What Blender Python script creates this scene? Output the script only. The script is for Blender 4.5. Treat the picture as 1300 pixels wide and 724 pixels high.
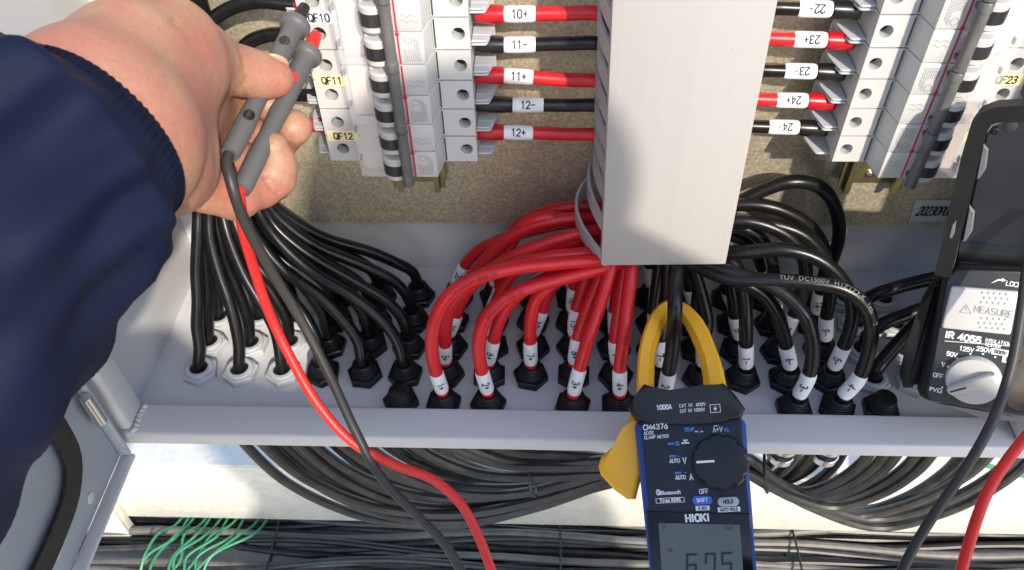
import bpy, bmesh, math, random
import numpy as np
from mathutils import Vector, Matrix
random.seed(7); rng = np.random.default_rng(7)
R = math.radians
SC = bpy.context.scene
for o in list(bpy.data.objects): bpy.data.objects.remove(o)

# ------------------------------------------------------------------ camera
PITCH, YAW, ROLL, FOC, CX = R(45.796), R(2.78), R(-1.4035), 1021.0, 4.83
CAM = Vector((0, -.4987, .4920))
CR = Matrix.Rotation(YAW, 3, 'Z') @ Matrix.Rotation(math.pi/2-PITCH, 3, 'X') @ Matrix.Rotation(ROLL, 3, 'Z')
cd = bpy.data.cameras.new('camera'); co = bpy.data.objects.new('camera', cd); SC.collection.objects.link(co)
co.matrix_world = Matrix.Translation(CAM) @ CR.to_4x4()
cd.sensor_width = 36; cd.lens = 36*FOC/1300; cd.shift_x = -CX/1300; cd.clip_start = .01; cd.clip_end = 500
SC.camera = co
cd.dof.use_dof = True; cd.dof.focus_distance = .50; cd.dof.aperture_fstop = 28
# ------------------------------------------------------------------ light
SUN_AZ, SUN_EL = R(24), R(33)          # azimuth: to the right of straight behind the camera
w = bpy.data.worlds.new('World'); SC.world = w; w.use_nodes = True
nt = w.node_tree; nt.nodes.clear()
sky = nt.nodes.new('ShaderNodeTexSky'); sky.sky_type = 'NISHITA'; sky.sun_disc = False
sky.sun_elevation = SUN_EL; sky.sun_rotation = math.pi - SUN_AZ
bg = nt.nodes.new('ShaderNodeBackground'); bg.inputs[1].default_value = .15
wo = nt.nodes.new('ShaderNodeOutputWorld')
nt.links.new(sky.outputs[0], bg.inputs[0]); nt.links.new(bg.outputs[0], wo.inputs[0])
sl = bpy.data.lights.new('sun', 'SUN'); sl.energy = 2.1; sl.angle = R(1.2); sl.color = (1, .90, .76)
so = bpy.data.objects.new('sun', sl); SC.collection.objects.link(so)
SD = Vector((math.sin(SUN_AZ)*math.cos(SUN_EL), -math.cos(SUN_AZ)*math.cos(SUN_EL), math.sin(SUN_EL)))
so.rotation_euler = SD.to_track_quat('Z', 'Y').to_euler(); so.location = (1, -2, 2)
vs = SC.view_settings; vs.view_transform = 'Standard'; vs.look = 'None'; vs.gamma = 1; vs.exposure = 1.42
try:
    SC.cycles.use_denoising = True; SC.cycles.max_bounces = 8; SC.cycles.transparent_max_bounces = 8
except Exception: pass

# ------------------------------------------------------------------ helpers
def ray(u, v): return CR @ Vector(((u-650-CX)/FOC, -(v-362)/FOC, -1))
def onZ(u, v, z): r = ray(u, v); return CAM + r*((z-CAM.z)/r.z)
def onY(u, v, y): r = ray(u, v); return CAM + r*((y-CAM.y)/r.y)
def onX(u, v, x): r = ray(u, v); return CAM + r*((x-CAM.x)/r.x)
def onD(u, v, d): return CAM + ray(u, v)*d
V = Vector
WM = {}
ID = Matrix.Identity(4)

def thing(name, label, cat, loc=(0, 0, 0), group=None, mat=None):
    o = bpy.data.objects.new(name, None); SC.collection.objects.link(o)
    m = mat if mat is not None else Matrix.Translation(V(loc))
    o.matrix_world = m; o.empty_display_size = .01
    WM[o] = m.copy(); tag(o, label, cat, group); return o
def tag(o, label=None, cat=None, group=None, kind=None):
    if label: o['label'] = label
    if cat: o['category'] = cat
    if group: o['group'] = group
    if kind: o['kind'] = kind
    return o
def link(name, me, parent=None, local=False):
    """link a mesh; world coordinates unless local"""
    o = bpy.data.objects.new(name, me); SC.collection.objects.link(o)
    if parent is not None:
        o.parent = parent
        if not local: me.transform(WM[parent].inverted())
        WM[o] = WM[parent].copy()
    else: WM[o] = ID.copy()
    return o
def finish(me, ang=35, smooth=True):
    if smooth:
        me.polygons.foreach_set('use_smooth', [True]*len(me.polygons))
        me.set_sharp_from_angle(angle=R(ang))
    me.update()
def obj(name, bm, mat, parent=None, local=False, ang=35, smooth=True, fix=True):
    if fix: bmesh.ops.recalc_face_normals(bm, faces=bm.faces[:])
    me = bpy.data.meshes.new(name); bm.to_mesh(me); bm.free()
    for m in (mat if isinstance(mat, (list, tuple)) else [mat]): me.materials.append(m)
    finish(me, ang, smooth)
    return link(name, me, parent, local)
def BM(): return bmesh.new()
def box(bm, lo, hi, bev=0, seg=2, m=None, mi=0):
    vs_ = [bm.verts.new((x, y, z)) for x in (lo[0], hi[0]) for y in (lo[1], hi[1]) for z in (lo[2], hi[2])]
    fs = [bm.faces.new([vs_[i] for i in f]) for f in ((0,1,3,2),(4,6,7,5),(0,4,5,1),(2,3,7,6),(0,2,6,4),(1,5,7,3))]
    for f in fs: f.material_index = mi
    if bev > 0:
        es = list({e for f in fs for e in f.edges})
        r = bmesh.ops.bevel(bm, geom=es, offset=bev, segments=seg, profile=.5, affect='EDGES')
        vs_ = list({v for f in r['faces'] for v in f.verts} | {v for v in vs_ if v.is_valid})
    if m is not None: bmesh.ops.transform(bm, matrix=m, verts=vs_)
    return bm
def prism(bm, pts, z0, z1, bev=0, seg=2, m=None, mi=0, bevel_all=False):
    """outline pts (x,y) extruded from z0 to z1"""
    n = len(pts)
    a = [bm.verts.new((p[0], p[1], z0)) for p in pts]; b = [bm.verts.new((p[0], p[1], z1)) for p in pts]
    fa = bm.faces.new(a[::-1]); fb = bm.faces.new(b); fs = [fa, fb]
    for i in range(n):
        j = (i+1) % n; fs.append(bm.faces.new((a[i], a[j], b[j], b[i])))
    for f in fs: f.material_index = mi
    vv = a+b
    if bev > 0:
        es = list(set(fa.edges) | set(fb.edges))
        if bevel_all: es = list({e for f in fs for e in f.edges})
        r = bmesh.ops.bevel(bm, geom=es, offset=bev, segments=seg, profile=.5, affect='EDGES')
        vv = list({v for f in r['faces'] for v in f.verts} | {v for v in vv if v.is_valid} | {v for f in fs if f.is_valid for v in f.verts})
    if m is not None: bmesh.ops.transform(bm, matrix=m, verts=vv)
    return bm
def lathe(bm, prof, n=20, m=None, mi=0, ngon=None, cap=True):
    """profile (r,z) about z"""
    rings = []; allv = []
    for r_, z_ in prof:
        ring = [bm.verts.new((r_*math.cos(2*math.pi*i/n), r_*math.sin(2*math.pi*i/n), z_)) for i in range(n)]
        rings.append(ring); allv += ring
    for a, b in zip(rings, rings[1:]):
        for i in range(n):
            j = (i+1) % n; bm.faces.new((a[i], a[j], b[j], b[i])).material_index = mi
    if cap:
        bm.faces.new(rings[0][::-1]).material_index = mi; bm.faces.new(rings[-1]).material_index = mi
    if m is not None: bmesh.ops.transform(bm, matrix=m, verts=allv)
    return bm
def spline(pts, step=.004):
    """Catmull-Rom (centripetal-ish) resampled"""
    P = [V(p) for p in pts]
    if len(P) == 2: 
        n = max(2, int((P[1]-P[0]).length/step)); return [P[0].lerp(P[1], i/n) for i in range(n+1)]
    E = [P[0]*2-P[1]] + P + [P[-1]*2-P[-2]]
    out = []
    for i in range(1, len(E)-2):
        p0, p1, p2, p3 = E[i-1], E[i], E[i+1], E[i+2]
        d0 = max((p1-p0).length**.5, 1e-6); d1 = max((p2-p1).length**.5, 1e-6); d2 = max((p3-p2).length**.5, 1e-6)
        m1 = (p2-p1) + d1*((p1-p0)/d0 - (p2-p0)/(d0+d1)) if d0 > 1e-5 else (p2-p1)
        m2 = (p2-p1) + d1*((p3-p2)/d2 - (p3-p1)/(d1+d2)) if d2 > 1e-5 else (p2-p1)
        n = max(2, int((p2-p1).length/step))
        for k in range(n):
            t = k/n; t2 = t*t; t3 = t2*t
            out.append(p1*(2*t3-3*t2+1) + m1*(t3-2*t2+t) + p2*(-2*t3+3*t2) + m2*(t3-t2))
    out.append(P[-1]); return out
def tangents(path):
    n = len(path); return [(path[min(i+1, n-1)]-path[max(i-1, 0)]).normalized() for i in range(n)]
def tube(bm, path, r, n=12, mi=0, cap=True):
    T = tangents(path); nrm = T[0].orthogonal().normalized(); rings = []
    for i, p in enumerate(path):
        t = T[i]; nrm = (nrm - t*nrm.dot(t)).normalized(); b = t.cross(nrm)
        rr = r[i] if isinstance(r, (list, tuple)) else (r(i/(len(path)-1)) if callable(r) else r)
        rings.append([bm.verts.new(p + (nrm*math.cos(2*math.pi*k/n) + b*math.sin(2*math.pi*k/n))*rr) for k in range(n)])
    for a, c in zip(rings, rings[1:]):
        for k in range(n):
            j = (k+1) % n; bm.faces.new((a[k], a[j], c[j], c[k])).material_index = mi
    if cap: bm.faces.new(rings[0][::-1]).material_index = mi; bm.faces.new(rings[-1]).material_index = mi
    return bm
def arclen(path):
    L = [0]
    for a, b in zip(path, path[1:]): L.append(L[-1]+(b-a).length)
    return L
def at_len(path, L, s):
    s = max(0, min(L[-1], s))
    i = int(np.searchsorted(L, s, 'right'))-1; i = max(0, min(i, len(path)-2))
    d = L[i+1]-L[i]; t = (s-L[i])/d if d > 1e-9 else 0
    return path[i].lerp(path[i+1], t), (path[i+1]-path[i]).normalized()
def subpath(path, s0, s1, step=.002):
    L = arclen(path); n = max(2, int(abs(s1-s0)/step)); return [at_len(path, L, s0+(s1-s0)*k/n)[0] for k in range(n+1)]

# plain stroke lettering (capitals, digits), drawn on a 4 x 6 grid
def _arc(cx, cy, rx, ry, a0, a1, n=8): return [(cx+rx*math.cos(R(a0+(a1-a0)*i/n)), cy+ry*math.sin(R(a0+(a1-a0)*i/n))) for i in range(n+1)]
GLY = {
 '0': [_arc(2, 4, 2, 2, 0, 180)+_arc(2, 2, 2, 2, 180, 360)+[(4, 4)]], '1': [[(.8, 4.7), (2.2, 6), (2.2, 0)]], '2': [_arc(2, 4.2, 1.9, 1.8, 170, -20)+[(0, 0), (4, 0)]],
 '3': [_arc(1.9, 4.5, 1.8, 1.5, 150, -90)+_arc(1.9, 1.6, 2, 1.6, 90, -150)], '4': [[(3, 0), (3, 6), (0, 1.8), (4, 1.8)]], '5': [[(3.7, 6), (.5, 6), (.2, 3.2)]+_arc(2, 2, 2, 2, 130, -150)],
 '6': [[(3.2, 6), (.6, 3)]+_arc(2, 1.9, 1.9, 1.9, 140, -220, 14)], '7': [[(0, 6), (4, 6), (1.5, 0)]], '8': [_arc(2, 4.5, 1.6, 1.5, -90, 270, 14), _arc(2, 1.6, 2, 1.6, 90, 450, 14)], '9': [[(.8, 0), (3.4, 3)]+_arc(2, 4.1, 1.9, 1.9, -40, 320, 14)],
 'A': [[(0, 0), (2, 6), (4, 0)], [(.7, 2), (3.3, 2)]], 'B': [[(0, 0), (0, 6), (2.2, 6)]+_arc(2.2, 4.6, 1.5, 1.4, 90, -90)+[(0, 3.2)], [(2.2, 3.2)]+_arc(2.2, 1.6, 1.8, 1.6, 90, -90)+[(0, 0)]],
 'C': [_arc(2.1, 4, 2.1, 2, 30, 180)+_arc(2.1, 2, 2.1, 2, 180, 330)], 'D': [[(0, 0), (0, 6), (1.8, 6)]+_arc(1.8, 3, 2.2, 3, 90, -90)+[(0, 0)]], 'E': [[(3.6, 6), (0, 6), (0, 0), (3.6, 0)], [(0, 3.1), (3, 3.1)]], 'F': [[(3.6, 6), (0, 6), (0, 0)], [(0, 3), (3, 3)]],
 'G': [_arc(2.1, 4, 2.1, 2, 30, 180)+_arc(2.1, 2, 2.1, 2, 180, 345)+[(4.1, 2.7), (2.4, 2.7)]], 'H': [[(0, 0), (0, 6)], [(4, 0), (4, 6)], [(0, 3), (4, 3)]], 'I': [[(1, 0), (1, 6)]], 'J': [[(3, 6), (3, 1.8)]+_arc(1.5, 1.6, 1.5, 1.6, 0, -170)], 'K': [[(0, 0), (0, 6)], [(4, 6), (0, 2.4)], [(1.4, 3.6), (4, 0)]],
 'L': [[(0, 6), (0, 0), (3.5, 0)]], 'M': [[(0, 0), (0, 6), (2.3, 1.5), (4.6, 6), (4.6, 0)]], 'N': [[(0, 0), (0, 6), (4, 0), (4, 6)]], 'O': [_arc(2.2, 4, 2.2, 2, 0, 180)+_arc(2.2, 2, 2.2, 2, 180, 360)+[(4.4, 4)]], 'P': [[(0, 0), (0, 6), (2.2, 6)]+_arc(2.2, 4.4, 1.8, 1.6, 90, -90)+[(0, 2.8)]],
 'Q': [_arc(2.2, 4, 2.2, 2, 0, 180)+_arc(2.2, 2, 2.2, 2, 180, 360)+[(4.4, 4)], [(2.6, 1.6), (4.4, -.5)]], 'R': [[(0, 0), (0, 6), (2.2, 6)]+_arc(2.2, 4.5, 1.7, 1.5, 90, -90)+[(0, 3)], [(2, 3), (4, 0)]], 'S': [_arc(2, 4.5, 1.8, 1.5, 30, 270)+_arc(2, 1.5, 1.9, 1.5, 90, -150)],
 'T': [[(0, 6), (4, 6)], [(2, 6), (2, 0)]], 'U': [[(0, 6), (0, 2)]+_arc(2, 2, 2, 2, 180, 360)+[(4, 6)]], 'V': [[(0, 6), (2.1, 0), (4.2, 6)]], 'W': [[(0, 6), (1.2, 0), (2.6, 5), (4, 0), (5.2, 6)]], 'X': [[(0, 0), (4, 6)], [(0, 6), (4, 0)]], 'Y': [[(0, 6), (2, 3), (4, 6)], [(2, 3), (2, 0)]], 'Z': [[(0, 6), (4, 6), (0, 0), (4, 0)]],
 '+': [[(.3, 3), (3.7, 3)], [(2, 1.2), (2, 4.8)]], '-': [[(.4, 3), (3.6, 3)]], '/': [[(0, 0), (2.6, 6)]], '.': [[(.6, 0), (.6, .7)]], ' ': []}
GW = {'I': 2, 'M': 4.6, 'O': 4.4, 'Q': 4.4, 'W': 5.2, 'C': 3.9, 'E': 3.6, 'F': 3.6, 'L': 3.5, 'J': 3, '/': 2.6, '.': 1.2, ' ': 2, 'V': 4.2}
def stroke_mesh(body, size, bold=0, align='CENTER', cw=1.0, gap=1.45):
    k = size*.70/6; w_ = (size*.052 + bold)*.9; x = 0; segs = []
    for ch in body:
        for pl in GLY[ch]: segs.append([(V(((p_[0]+x)*k*cw*.80, p_[1]*k))) for p_ in pl])
        x += GW.get(ch, 4)+gap
    tot = (x-gap)*k*cw*.80; ox = {'CENTER': -tot/2, 'LEFT': 0, 'RIGHT': -tot}[align]; oy = -3*k
    vs_, fs = [], []
    for pl in segs:
        n = len(pl); L, Rr = [], []
        for i, p_ in enumerate(pl):
            a = (p_-pl[i-1]).normalized() if i else (pl[1]-p_).normalized()
            b = (pl[i+1]-p_).normalized() if i < n-1 else a
            t = (a+b); t = t.normalized() if t.length > .2 else a; nn = V((-t.y, t.x)); c_ = max(.45, nn.dot(V((-a.y, a.x)))); nn = nn*(w_/c_)
            e = a*(w_*.6)*(-1 if i == 0 else (1 if i == n-1 else 0)); L.append(p_+nn+e); Rr.append(p_-nn+e)
        o_ = len(vs_); vs_ += [(q.x+ox, q.y+oy, 0) for q in L]+[(q.x+ox, q.y+oy, 0) for q in Rr]
        for i in range(n-1): fs.append((o_+n+i, o_+n+i+1, o_+i+1, o_+i))
    me = bpy.data.meshes.new('t'); me.from_pydata(vs_, [], fs); return me
def text_mesh(body, size, bold=0, align='CENTER', cw=1.0):
    if all(ch in GLY for ch in body): return stroke_mesh(body, size, bold, align, cw)
    cu = bpy.data.curves.new('t', 'FONT'); cu.body = body; cu.size = size; cu.align_x = align; cu.align_y = 'CENTER'
    cu.offset = bold; cu.resolution_u = 2
    ob = bpy.data.objects.new('t', cu); me = bpy.data.meshes.new_from_object(ob)
    bpy.data.objects.remove(ob); bpy.data.curves.remove(cu)
    if cw != 1: me.transform(Matrix.Diagonal((cw, 1, 1, 1)))
    return me
def text(body, size, mat, parent, m, bold=0, align='CENTER', name='lettering', local=True, cw=1.0, thick=0):
    me = text_mesh(body, size, bold, align, cw); me.transform(m); me.materials.clear(); me.materials.append(mat)
    return link(name, me, parent, local)
def wrap_text(body, size, mat, parent, path, s_mid, rad, sign=1, across=False, bold=0, name='marking', face=None, phi=0):
    """lettering laid on a tube, on the side turned to the camera; reads along the path (sign=1) or against it"""
    me = text_mesh(body, size, bold); L = arclen(path)
    tb = bmesh.new(); tb.from_mesh(me); cut = .0006
    ks = [i*cut for i in range(-8, 9)]
    for k in ks: bmesh.ops.bisect_plane(tb, geom=tb.verts[:]+tb.edges[:]+tb.faces[:], plane_co=(0, k, 0), plane_no=(0, 1, 0))
    xm = max((abs(v_.co.x) for v_ in tb.verts), default=0)
    for i in range(int(-xm/.002), int(xm/.002)+1): bmesh.ops.bisect_plane(tb, geom=tb.verts[:]+tb.edges[:]+tb.faces[:], plane_co=(i*.002, 0, 0), plane_no=(1, 0, 0))
    tb.to_mesh(me); tb.free()
    for v_ in me.vertices:
        tx, ty = v_.co.x, v_.co.y
        if across: tx, ty = ty, -tx
        p, t = at_len(path, L, s_mid + sign*tx)
        out = ((face if face is not None else CAM) - p); out = (out - t*out.dot(t)).normalized()
        side = out.cross(t)*sign
        a = ty/rad + phi
        v_.co = p + (out*math.cos(a) + side*math.sin(a))*(rad+.00028)
    me.materials.clear(); me.materials.append(mat)
    return link(name, me, parent)
def basis(o, x, y, z): 
    m = Matrix((x, y, z)).transposed().to_4x4(); m.translation = o; return m

# ------------------------------------------------------------------ materials
def mat(name, col, rough=.5, metal=0, bump=None, vary=None, coat=0, spec=.5, sss=0, alpha=1, trans=0, rvary=0, sheen=0, ior=1.45):
    """bump=(scale,strength,dist) vary=(scale,amount,(colour2))"""
    m = bpy.data.materials.new(name); m.use_nodes = True; n = m.node_tree.nodes; l = m.node_tree.links
    b = n['Principled BSDF']; b.inputs['Base Color'].default_value = (*col, 1); b.inputs['Roughness'].default_value = rough
    b.inputs['Metallic'].default_value = metal; b.inputs['Coat Weight'].default_value = coat; b.inputs['Specular IOR Level'].default_value = spec
    b.inputs['Alpha'].default_value = alpha; b.inputs['Transmission Weight'].default_value = trans; b.inputs['IOR'].default_value = ior
    b.inputs['Sheen Weight'].default_value = sheen
    if sss: 
        b.inputs['Subsurface Weight'].default_value = sss; b.inputs['Subsurface Radius'].default_value = (1, .35, .2); b.inputs['Subsurface Scale'].default_value = .004
    tc = n.new('ShaderNodeTexCoord')
    if vary:
        sc, amt, c2 = vary[:3]
        no = n.new('ShaderNodeTexNoise'); no.inputs['Scale'].default_value = sc; no.inputs['Detail'].default_value = 6; no.inputs['Roughness'].default_value = .65
        l.new(tc.outputs['Object'], no.inputs['Vector'])
        rp = n.new('ShaderNodeMapRange'); rp.inputs[1].default_value = .35; rp.inputs[2].default_value = .68; rp.inputs[3].default_value = 0; rp.inputs[4].default_value = amt
        l.new(no.outputs['Fac'], rp.inputs[0])
        mx = n.new('ShaderNodeMix'); mx.data_type = 'RGBA'; mx.inputs['A'].default_value = (*col, 1); mx.inputs['B'].default_value = (*c2, 1)
        l.new(rp.outputs[0], mx.inputs['Factor']); l.new(mx.outputs['Result'], b.inputs['Base Color'])
        if rvary:
            r2 = n.new('ShaderNodeMapRange'); r2.inputs[3].default_value = rough-rvary; r2.inputs[4].default_value = rough+rvary
            l.new(no.outputs['Fac'], r2.inputs[0]); l.new(r2.outputs[0], b.inputs['Roughness'])
    if bump:
        no = n.new('ShaderNodeTexNoise'); no.inputs['Scale'].default_value = bump[0]; no.inputs['Detail'].default_value = 3
        l.new(tc.outputs['Object'], no.inputs['Vector'])
        bp = n.new('ShaderNodeBump'); bp.inputs['Strength'].default_value = bump[1]; bp.inputs['Distance'].default_value = bump[2]
        l.new(no.outputs['Fac'], bp.inputs['Height']); l.new(bp.outputs[0], b.inputs['Normal'])
    return m
def galv(name, c1, c2, metal, rough, grain):
    """spangled zinc coating"""
    m = bpy.data.materials.new(name); m.use_nodes = True; n = m.node_tree.nodes; l = m.node_tree.links
    b = n['Principled BSDF']; b.inputs['Metallic'].default_value = metal
    tc = n.new('ShaderNodeTexCoord')
    vo = n.new('ShaderNodeTexVoronoi'); vo.inputs['Scale'].default_value = grain; l.new(tc.outputs['Object'], vo.inputs['Vector'])
    sep = n.new('ShaderNodeSeparateColor'); l.new(vo.outputs['Color'], sep.inputs[0])
    no = n.new('ShaderNodeTexNoise'); no.inputs['Scale'].default_value = grain*.12; no.inputs['Detail'].default_value = 5; l.new(tc.outputs['Object'], no.inputs['Vector'])
    ad = n.new('ShaderNodeMath'); ad.operation = 'MULTIPLY_ADD'; l.new(sep.outputs[0], ad.inputs[0]); ad.inputs[1].default_value = .8; 
    ma = n.new('ShaderNodeMath'); ma.operation = 'MULTIPLY'; l.new(no.outputs['Fac'], ma.inputs[0]); ma.inputs[1].default_value = .35
    l.new(ma.outputs[0], ad.inputs[2])
    mx = n.new('ShaderNodeMix'); mx.data_type = 'RGBA'; mx.inputs['A'].default_value = (*c1, 1); mx.inputs['B'].default_value = (*c2, 1)
    l.new(ad.outputs[0], mx.inputs['Factor']); l.new(mx.outputs['Result'], b.inputs['Base Color'])
    rr = n.new('ShaderNodeMapRange'); rr.inputs[3].default_value = rough-.04; rr.inputs[4].default_value = rough+.08; l.new(sep.outputs[1], rr.inputs[0]); l.new(rr.outputs[0], b.inputs['Roughness'])
    bp = n.new('ShaderNodeBump'); bp.inputs['Strength'].default_value = .10; bp.inputs['Distance'].default_value = .0003
    l.new(sep.outputs[2], bp.inputs['Height']); l.new(bp.outputs[0], b.inputs['Normal'])
    return m
def streaky(name, c1, c2):
    # extruded plastic: faint streaks along its length (z) and a few specks
    m = mat(name, c1, .42); n = m.node_tree.nodes; l = m.node_tree.links; b = n['Principled BSDF']
    tc = n.new('ShaderNodeTexCoord'); mp_ = n.new('ShaderNodeMapping'); mp_.inputs['Scale'].default_value = (1, 1, .02); l.new(tc.outputs['Object'], mp_.inputs[0])
    no = n.new('ShaderNodeTexNoise'); no.inputs['Scale'].default_value = 220; no.inputs['Detail'].default_value = 4; l.new(mp_.outputs[0], no.inputs['Vector'])
    sp = n.new('ShaderNodeTexNoise'); sp.inputs['Scale'].default_value = 160; sp.inputs['Detail'].default_value = 1; l.new(tc.outputs['Object'], sp.inputs['Vector'])
    st_ = n.new('ShaderNodeMapRange'); st_.inputs[1].default_value = .76; st_.inputs[2].default_value = .80; l.new(sp.outputs['Fac'], st_.inputs[0])
    mx = n.new('ShaderNodeMix'); mx.data_type = 'RGBA'; mx.inputs['A'].default_value = (*c1, 1); mx.inputs['B'].default_value = (*c2, 1); l.new(no.outputs['Fac'], mx.inputs['Factor'])
    m2 = n.new('ShaderNodeMix'); m2.data_type = 'RGBA'; m2.inputs['B'].default_value = (.2, .18, .16, 1); l.new(mx.outputs['Result'], m2.inputs['A']); l.new(st_.outputs[0], m2.inputs['Factor']); l.new(m2.outputs['Result'], b.inputs['Base Color'])
    rr = n.new('ShaderNodeMapRange'); rr.inputs[3].default_value = .30; rr.inputs[4].default_value = .55; l.new(no.outputs['Fac'], rr.inputs[0]); l.new(rr.outputs[0], b.inputs['Roughness'])
    bp = n.new('ShaderNodeBump'); bp.inputs['Strength'].default_value = .12; bp.inputs['Distance'].default_value = .0004; l.new(no.outputs['Fac'], bp.inputs['Height']); l.new(bp.outputs[0], b.inputs['Normal'])
    return m
M = {}
M['cab'] = mat('grey_paint', (.57, .57, .575), .42, bump=(900, .08, .0003), vary=(14, .15, (.50, .50, .505)), rvary=.08)
M['cabin'] = M['cab']
M['door'] = mat('door_paint', (.40, .44, .49), .4, bump=(900, .08, .0003), vary=(20, .25, (.33, .36, .4)))
M['plate'] = galv('zinc_plate', (.36, .318, .228), (.68, .60, .44), .58, .38, 600)
M['beam'] = galv('galvanised_beam', (.60, .57, .50), (.71, .68, .60), .25, .5, 150)
M['duct'] = streaky('duct_plastic', (.42, .405, .39), (.375, .36, .35))
M['mcb'] = mat('breaker_plastic', (.50, .50, .49), .38, vary=(30, .2, (.55, .55, .54)), bump=(1500, .04, .0002))
M['mcb2'] = mat('breaker_grey', (.47, .49, .52), .4, vary=(30, .2, (.42, .43, .46)))
M['tog'] = mat('toggle_black', (.02, .02, .022), .35, vary=(60, .5, (.05, .05, .05)))
M['tie'] = mat('tie_bar_grey', (.10, .10, .10), .35, vary=(90, .6, (.16, .16, .155)), bump=(200, .1, .0005))
M['hole'] = mat('screw_dark', (.03, .03, .03), .5, metal=.5)
M['slit'] = mat('slit_dark', (.05, .05, .05), .5)
M['paper'] = mat('paper_pinkish', (.62, .53, .47), .7, vary=(40, .25, (.54, .47, .43)))
M['clear'] = mat('clear_plastic', (.92, .92, .95), .12, alpha=.22, vary=(70, .3, (.8, .8, .85)), bump=(60, .25, .001))
M['cream'] = mat('cream_sticker', (.80, .70, .40), .55)
M['white'] = mat('white_sleeve', (.76, .77, .80), .45, vary=(200, .2, (.68, .69, .74)))
M['stick'] = mat('silver_sticker', (.42, .42, .42), .4)
M['ink'] = mat('ink_black', (.012, .012, .014), .6)
M['inkg'] = mat('ink_grey', (.30, .30, .31), .6)
M['inkr'] = mat('ink_red', (.55, .03, .06), .5)
M['redc'] = mat('red_cable', (.60, .012, .018), .36, vary=(160, .35, (.50, .008, .012)), bump=(1300, .06, .0004), rvary=.06)
M['redb'] = mat('red_boot', (.42, .006, .014), .3)
M['redlead'] = mat('red_test_lead', (.68, .022, .018), .38, bump=(1300, .05, .0003))
M['blkc'] = mat('black_cable', (.0050, .0050, .0055), .30, spec=.4, vary=(220, .5, (.011, .011, .011)), bump=(1200, .08, .0004), rvary=.1)
M['blkb'] = mat('black_boot', (.008, .008, .009), .3)
M['blklead'] = mat('black_test_lead', (.032, .029, .028), .45, bump=(1200, .05, .0003))
M['dust'] = mat('dusty_cable', (.017, .0165, .016), .36, vary=(60, .8, (.055, .052, .047)), bump=(900, .08, .0005))
M['rprnt'] = mat('red_cable_print', (.22, .006, .01), .6)
M['dustl'] = mat('pale_dusty_cable', (.075, .072, .065), .5, vary=(40, .8, (.16, .15, .135)), bump=(900, .08, .0005))
M['prnt'] = mat('cable_print', (.17, .17, .165), .6)
M['gland'] = mat('gland_black', (.006, .006, .007), .38, spec=.4, bump=(900, .06, .0003))
M['gland_g'] = mat('gland_grey', (.46, .48, .50), .42, vary=(60, .3, (.38, .40, .42)))
M['steel'] = mat('bright_steel', (.62, .61, .58), .25, metal=1)
M['zincy'] = mat('yellow_zinc', (.42, .30, .13), .3, metal=.9, vary=(120, 1.0, (.20, .24, .12)), bump=(200, .1, .0004))
M['gask'] = mat('gasket_foam', (.022, .020, .018), .8, bump=(1500, .4, .0006), vary=(150, .6, (.045, .04, .034)))
M['yel'] = mat('yellow_plastic', (.88, .45, .026), .34, vary=(30, .25, (.80, .39, .018)), bump=(1500, .05, .0003))
M['blue'] = mat('blue_rubber', (.022, .075, .33), .42, bump=(1800, .1, .0003), vary=(40, .3, (.02, .06, .26)))
M['face'] = mat('meter_face', (.012, .017, .026), .4, bump=(2500, .1, .0002), vary=(50, .3, (.017, .022, .032)))
M['faceb'] = mat('meter_black', (.008, .009, .010), .35, bump=(2500, .08, .0002))
M['lcdb'] = mat('lcd_bezel', (.006, .006, .007), .12)
M['lcd'] = mat('lcd_glass', (.095, .115, .102), .14, vary=(12, .4, (.065, .075, .07)))
M['seg'] = mat('lcd_segment', (.010, .014, .014), .3)
M['tw'] = mat('print_white', (.75, .77, .80), .6)
M['tb'] = mat('print_blue', (.10, .32, .75), .6)
M['btnb'] = mat('button_blue', (.04, .14, .55), .4)
M['btng'] = mat('button_grey', (.42, .44, .45), .4)
M['case'] = mat('tester_case', (.007, .0075, .008), .55, spec=.3, bump=(2200, .2, .0003), vary=(60, .5, (.016, .017, .018)))
M['case2'] = mat('tester_panel', (.034, .037, .041), .5, bump=(2200, .12, .0003))
M['caseg'] = mat('tester_grey', (.20, .205, .21), .5, bump=(1500, .2, .0003))
M['lidin'] = mat('tester_lid_inside', (.006, .008, .013), .2, vary=(16, .7, (.016, .021, .03)), bump=(30, .1, .001), rvary=.1)
M['lidrim'] = mat('tester_rim', (.12, .13, .14), .4)
M['keyg'] = mat('tester_key', (.55, .54, .53), .45)
M['brz'] = mat('tester_window', (.10, .085, .07), .2)
M['knobg'] = mat('tester_knob', (.50, .49, .47), .42, vary=(25, .3, (.42, .41, .40)))
M['probe'] = mat('probe_grey', (.10, .10, .10), .5, bump=(1800, .12, .0003), vary=(60, .3, (.08, .08, .08)))
M['green'] = mat('green_wire', (.02, .17, .075), .4, vary=(60, .7, (.06, .26, .13)))
M['nail'] = mat('nail', (.46, .26, .19), .4)
M['jack'] = mat('navy_fabric', (.0032, .0062, .022), .7, spec=.2, bump=(2200, .3, .0003), vary=(18, .5, (.004, .008, .030)))
M['rib'] = mat('navy_rib', (.0035, .0060, .017), .85, spec=.15, bump=(1800, .4, .0004))
M['hair'] = mat('dark_hair', (.012, .010, .009), .5, bump=(300, .6, .002))
M['trou'] = mat('dark_trousers', (.02, .021, .025), .8, bump=(1500, .3, .0005))
M['ground'] = mat('pale_gravel', (.52, .47, .39), .9, vary=(9, .8, (.40, .36, .29)), bump=(60, .6, .01))
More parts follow.
